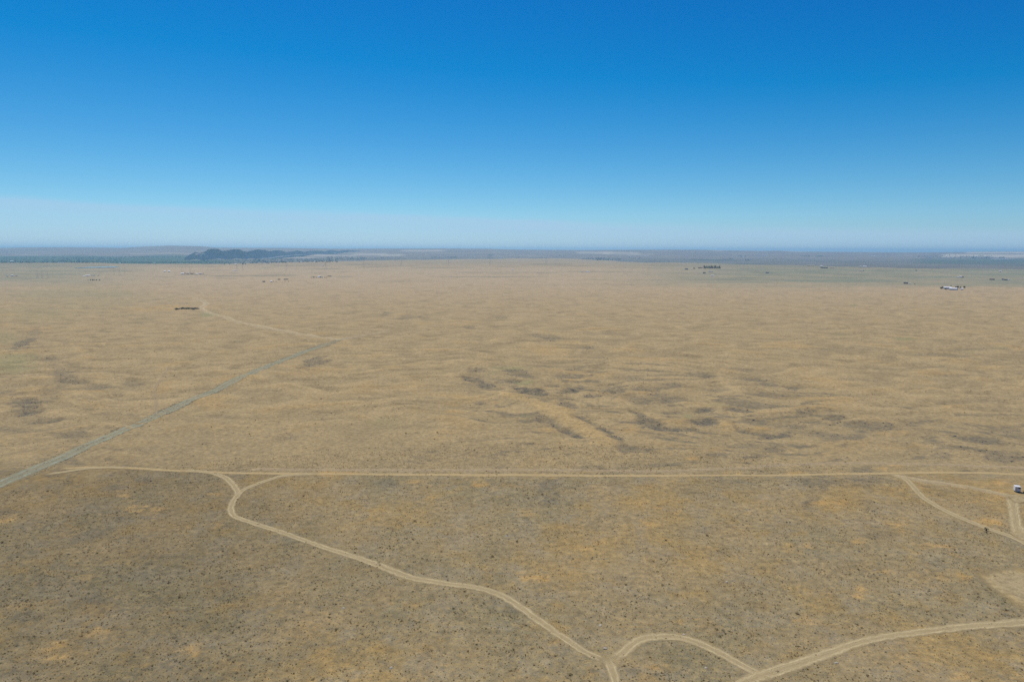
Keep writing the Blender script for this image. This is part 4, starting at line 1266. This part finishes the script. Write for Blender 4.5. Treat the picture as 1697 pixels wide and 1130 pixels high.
# valley woods, too far to tell single trees apart
bands = [((0, 205), (434.5, 436.5), 260), ((85, 200), (426.5, 435.5), 520), ((0, 80), (428, 436), 160), ((200, 300), (426, 428), 140), ((200, 430), (434.6, 436.8), 420), ((330, 430), (431, 434), 120), ((420, 560), (429.5, 435.5), 560), ((425, 445), (433, 436), 60), ((440, 475), (434.5, 436.6), 90),
         ((540, 605), (426.5, 431.5), 200), ((600, 670), (427.6, 429.5), 26), ((715, 760), (426.5, 428), 50), ((808, 818), (423.5, 425), 18), ((808, 818), (427, 428), 14), ((895, 935), (423.5, 428), 24), ((965, 1000), (428.5, 430.5), 60), ((985, 1030), (427.5, 432.5), 130), ((1030, 1062), (427, 430), 24), ((1520, 1645), (424, 428.6), 170), ((1610, 1640), (426.5, 429), 80), ((1650, 1665), (427, 428.5), 30),
         ((1327, 1342), (425, 426), 24), ((1352, 1366), (424.6, 426), 24), ((1222, 1236), (425, 426.4), 20), ((1197, 1215), (429.6, 430.6), 24), ((1235, 1247), (431.6, 432.6), 18), ((855, 862), (427, 428.4), 10)]
FP = []
for (x0, x1), (y0, y1), n in bands:
    for _ in range(n):
        a = random.uniform(x0, x1)
        if perlin(np.array(a / 9.0), np.array(y0 * 1.7), 260) < -0.45:
            continue
        FP.append(ground_at(a, random.uniform(y0, y1)))
FP = np.array(FP)
far_meshes = []
for s_ in (81, 82, 83):
    m_ = crown_mesh('valley_tree', s_, 'round')
    m_.materials.clear(); m_.materials.append(M_FARTREE)
    far_meshes.append(m_)
scatter('valley_woods', FP, np.clip(rng.normal(12, 3.5, len(FP)), 6, 20) * np.clip(FP[:, 1] / 9000, 0.6, 1.3), far_meshes, 'dark tree belts and groves in the distant valley', 'woods', (0.75, 1.05))

M_BUSH = ramp_random('willow_bush_leaf', [(0.085, 0.092, 0.055), (0.11, 0.115, 0.07), (0.07, 0.078, 0.05)], 0.9, 0.3)
# row of dark bushes by the hollow at the end of the thin track
for q in range(18):
    a = 291.5 + q * 2.25 + random.uniform(-.6, .6)
    g = ground_at(a, 512.6 + random.uniform(-.8, .8))
    o = bpy.data.objects.new('bush', clump_mesh('bush', M_BUSH, 90, 300 + q, leaf=0.2) if q < 4 else bpy.data.meshes[['bush', 'bush.001', 'bush.002', 'bush.003'][q % 4]])
    C.objects.link(o)
    s_ = random.uniform(3.2, 5.0) * (0.8 if q > 14 else 1)
    o.location = g; o.scale = (s_ * 1.3, s_ * 1.5, s_ * 0.85); o.rotation_euler = (0, 0, 0)
    tag(o, f'{ORD[q]} dark bush from the left in the row beside the thin track', 'bush', 'row of dark bushes beside the thin track')
for a, b, s_, lab in [(1634.5, 879, 1.5, 'small round dark bush beside the diagonal track at right'), (1635, 883, 0.8, 'tiny brown bush just below the round dark bush')]:
    g = ground_at(a, b)
    o = bpy.data.objects.new('bush', bpy.data.meshes['bush'])
    C.objects.link(o)
    o.location = g; o.scale = (s_, s_, s_ * 1.15)
    tag(o, lab, 'bush')

# shallow pond far off on the left
pd_m, pd_nt, pd_b = new_mat('pond_water')
k = NT_(pd_nt)
k.l.new(k.mix(k.noise(k.pos(), 0.05), (0.03, 0.05, 0.06, 1), (0.06, 0.08, 0.08, 1)), pd_b.inputs['Base Color'])
pd_b.inputs['Roughness'].default_value = 0.12
pv, pf = [(0, 0, 0)], []
pc = ground_at(163, 443)
for q in range(64):
    a = 2 * math.pi * q / 64
    rx_, ry_ = 62 * (1 + 0.2 * math.sin(3 * a + 1)), 130 * (1 + 0.2 * math.sin(2 * a))
    x_, y_ = pc[0] + rx_ * math.cos(a), pc[1] + ry_ * math.sin(a)
    pv.append((x_, y_, 0))
pz = max(float(height(v[0], v[1])) for v in pv[1:]) * 0.3 + pc[2] * 0.7 + 0.4
pv = [(pc[0], pc[1], pz)] + [(v[0], v[1], pz) for v in pv[1:]]
pf = [(0, 1 + q, 1 + (q + 1) % 64) for q in range(64)]
pond = mesh_obj('pond', pv, pf, pd_m)
tag(pond, 'narrow pale blue pond far off on the left plain', 'pond', kind='structure')

# lattice power line towers
def pylon_parts():
    parts = []
    Hh = 34.0
    for sx in (-1, 1):
        for sy in (-1, 1):
            V, F = [], []
            bar(V, F, (sx * 3.6, sy * 3.6, -0.5), (sx * 0.9, sy * 0.9, 22), 0.10, 0.07)
            bar(V, F, (sx * 0.9, sy * 0.9, 22), (sx * 0.35, sy * 0.35, Hh), 0.07, 0.06)
            parts.append(('leg', V, F))
    V, F = [], []
    for z0, z1 in ((0, 6), (6, 11.5), (11.5, 16.5), (16.5, 22), (22, 28), (28, 34)):
        def rad(z):
            return 3.6 - (3.6 - 0.9) * z / 22 if z < 22 else 0.9 - 0.55 * (z - 22) / 12
        for f in range(4):
            c0 = [(1, 1), (1, -1), (-1, -1), (-1, 1)][f]; c1 = [(1, -1), (-1, -1), (-1, 1), (1, 1)][f]
            bar(V, F, (c0[0] * rad(z0), c0[1] * rad(z0), z0), (c1[0] * rad(z1), c1[1] * rad(z1), z1), 0.035)
            bar(V, F, (c1[0] * rad(z0), c1[1] * rad(z0), z0), (c0[0] * rad(z1), c0[1] * rad(z1), z1), 0.035)
    parts.append(('bracing', V, F))
    for z, L in ((22.5, 8.5), (28, 7.0)):
        V, F = [], []
        for sx in (-1, 1):
            bar(V, F, (sx * 0.7, 0.4, z), (sx * L, 0, z + 0.6), 0.1)
            bar(V, F, (sx * 0.7, -0.4, z), (sx * L, 0, z + 0.6), 0.1)
            bar(V, F, (sx * 0.6, 0, z + 2.4), (sx * L, 0, z + 0.6), 0.09)
        parts.append(('cross_arm', V, F))
    V, F = [], []
    for z, L in ((22.5, 8.5), (28, 7.0)):
        for sx in (-1, 1):
            bar(V, F, (sx * L, 0, z + 0.6), (sx * L, 0, z - 1.6), 0.12, 0.12, 5)
    parts.append(('insulators', V, F))
    return [(n, mesh_data(n, V, F)) for n, V, F in parts]


def mesh_data(n, V, F):
    me = bpy.data.meshes.new(n)
    me.from_pydata(V, [], F)
    me.materials.append(MATS['steel'])
    return me


PYL = pylon_parts()
PY = [(62, 461), (70, 461), (79.5, 461.5), (189, 455.5), (198, 455.5), (207, 455.5), (301, 453), (315, 452.5), (393, 449), (402, 449), (475, 447), (540, 446), (603, 444), (665, 442), (743, 441), (812, 440), (905, 438)]
for q, (a, b) in enumerate(PY):
    g = ground_at(a, b)
    root = empty('power_line_tower', g, 0.5)
    sc = (12.0 if q < 6 else 11.0) * g[1] / F_PX / 34.0
    root.scale = (sc, sc, sc)
    for nm, me_ in PYL:
        o = bpy.data.objects.new(nm, me_)
        C.objects.link(o)
        o.parent = root
    tag(root, f'{ORD[q]} lattice power line tower counted from the left', 'power tower', 'power line towers across the plain')

# ------------------------------------------------------------------ white trailer at the right edge
g = ground_at(1685, 814.2)
root = empty('camper_trailer', g, R(-20))
root.scale = (0.88, 0.88, 0.88)
W2, L2, Z0, Z1 = 1.12, 1.3, 0.5, 2.75
bm = bmesh.new()
V, F = [], []
box(V, F, -W2, W2, -L2, L2, Z0, Z1 - 0.12)
b_me = bpy.data.meshes.new('body')
b_me.from_pydata(V, [], F)
bm.from_mesh(b_me)
bmesh.ops.bevel(bm, geom=[e for e in bm.edges], offset=0.08, segments=2, affect='EDGES')
bm.to_mesh(b_me); bm.free()
b_me.materials.append(MATS['white'])
bo = bpy.data.objects.new('body', b_me); C.objects.link(bo); bo.parent = root
V, F = [], []
box(V, F, -W2 - 0.04, W2 + 0.04, -L2 - 0.06, L2 + 0.06, Z1 - 0.14, Z1)
mesh_obj('roof', V, F, MATS['whiteroof'], root)
V, F = [], []
box(V, F, 0.05, W2 - 0.12, -L2 - 0.03, -L2 + 0.03, 1.85, 2.45)
win = mesh_obj('window', V, F, MATS['glass'], root)
V, F = [], []
for x0, x1, z0, z1 in ((-0.02, W2 - 0.05, 2.45, 2.51), (-0.02, W2 - 0.05, 1.79, 1.85), (-0.02, 0.05, 1.85, 2.45), (W2 - 0.12, W2 - 0.05, 1.85, 2.45)):
    box(V, F, x0, x1, -L2 - 0.045, -L2 + 0.02, z0, z1)
mesh_obj('window_frame', V, F, MATS['steel'], win)
V, F = [], []
box(V, F, -W2 + 0.2, -W2 + 0.95, -L2 - 0.025, -L2 + 0.03, 0.65, 2.4)
dr = mesh_obj('door', V, F, MATS['cream'], root)
V, F = [], []
box(V, F, -W2 + 0.82, -W2 + 0.88, -L2 - 0.08, -L2 - 0.025, 1.55, 1.7)
mesh_obj('door_handle', V, F, MATS['steel'], dr)
V, F = [], []
box(V, F, -W2 + 0.15, W2 - 0.15, -L2 + 0.1, L2 - 0.1, 0.38, 0.55)
mesh_obj('chassis', V, F, MATS['steel'], root)
for sx in (-1, 1):
    V, F = [], []
    bar(V, F, (sx * (W2 - 0.02), -0.25, 0.36), (sx * (W2 - 0.26), -0.25, 0.36), 0.37, 0.37, 20)
    tw = mesh_obj('wheel', V, F, MATS['rubber'], root)
    V, F = [], []
    bar(V, F, (sx * (W2 + 0.005), -0.25, 0.36), (sx * (W2 - 0.05), -0.25, 0.36), 0.2, 0.2, 16)
    mesh_obj('rim', V, F, MATS['steel'], tw)
V, F = [], []
bar(V, F, (-0.7, L2, 0.46), (0, L2 + 1.2, 0.46), 0.05)
bar(V, F, (0.7, L2, 0.46), (0, L2 + 1.2, 0.46), 0.05)
bar(V, F, (0, L2 + 1.1, 0.5), (0, L2 + 1.1, -0.02), 0.05)
mesh_obj('hitch', V, F, MATS['steel'], root)
V, F = [], []
box(V, F, W2 - 0.1, W2 + 0.55, -L2 - 0.35, -L2 + 0.35, -0.02, 0.45)
tag(root, 'small boxy white trailer with a dark window parked at the right edge', 'trailer')
gen = empty('dark_box', (g[0] + 1.75, g[1] - 1.9, g[2]), R(-20))  # plain dark box at the trailer's near right corner
V, F = [], []
box(V, F, -0.4, 0.4, -0.35, 0.35, 0.06, 0.5)
mesh_obj('case', V, F, MATS['darkroof'], gen)
V, F = [], []
box(V, F, -0.43, 0.43, -0.38, 0.38, 0.5, 0.58)
mesh_obj('lid', V, F, MATS['rubber'], gen)
V, F = [], []
for sx in (-1, 1):
    box(V, F, sx * 0.3 - 0.05, sx * 0.3 + 0.05, -0.3, 0.3, 0, 0.06)
mesh_obj('skids', V, F, MATS['steel'], gen)
tag(gen, 'small dark box on the ground at the corner of the white trailer', 'box')

# ------------------------------------------------------------------ air between here and the hills
hz_m = bpy.data.materials.new('haze_air')
hz_m.use_nodes = True
hn, hl = hz_m.node_tree.nodes, hz_m.node_tree.links
hn.clear()
ho = hn.new('ShaderNodeOutputMaterial')
hv = hn.new('ShaderNodeVolumePrincipled')
hv.inputs['Color'].default_value = (0.42, 0.76, 1.0, 1)
hv.inputs['Density'].default_value = 5.5e-5
hv.inputs['Anisotropy'].default_value = 0.3
hl.new(hv.outputs[0], ho.inputs['Volume'])
zl = float(GZ.min()) - 1.0
zh = max(float(GZ.max()), CAM_H) + 12.0
V, F = [], []
box(V, F, -42000, 42000, -42000, 42000, zl, zh)
haze = mesh_obj('haze', V, F, hz_m)
tag(haze, 'thin blue summer haze over the plain and hills', 'haze', kind='stuff')
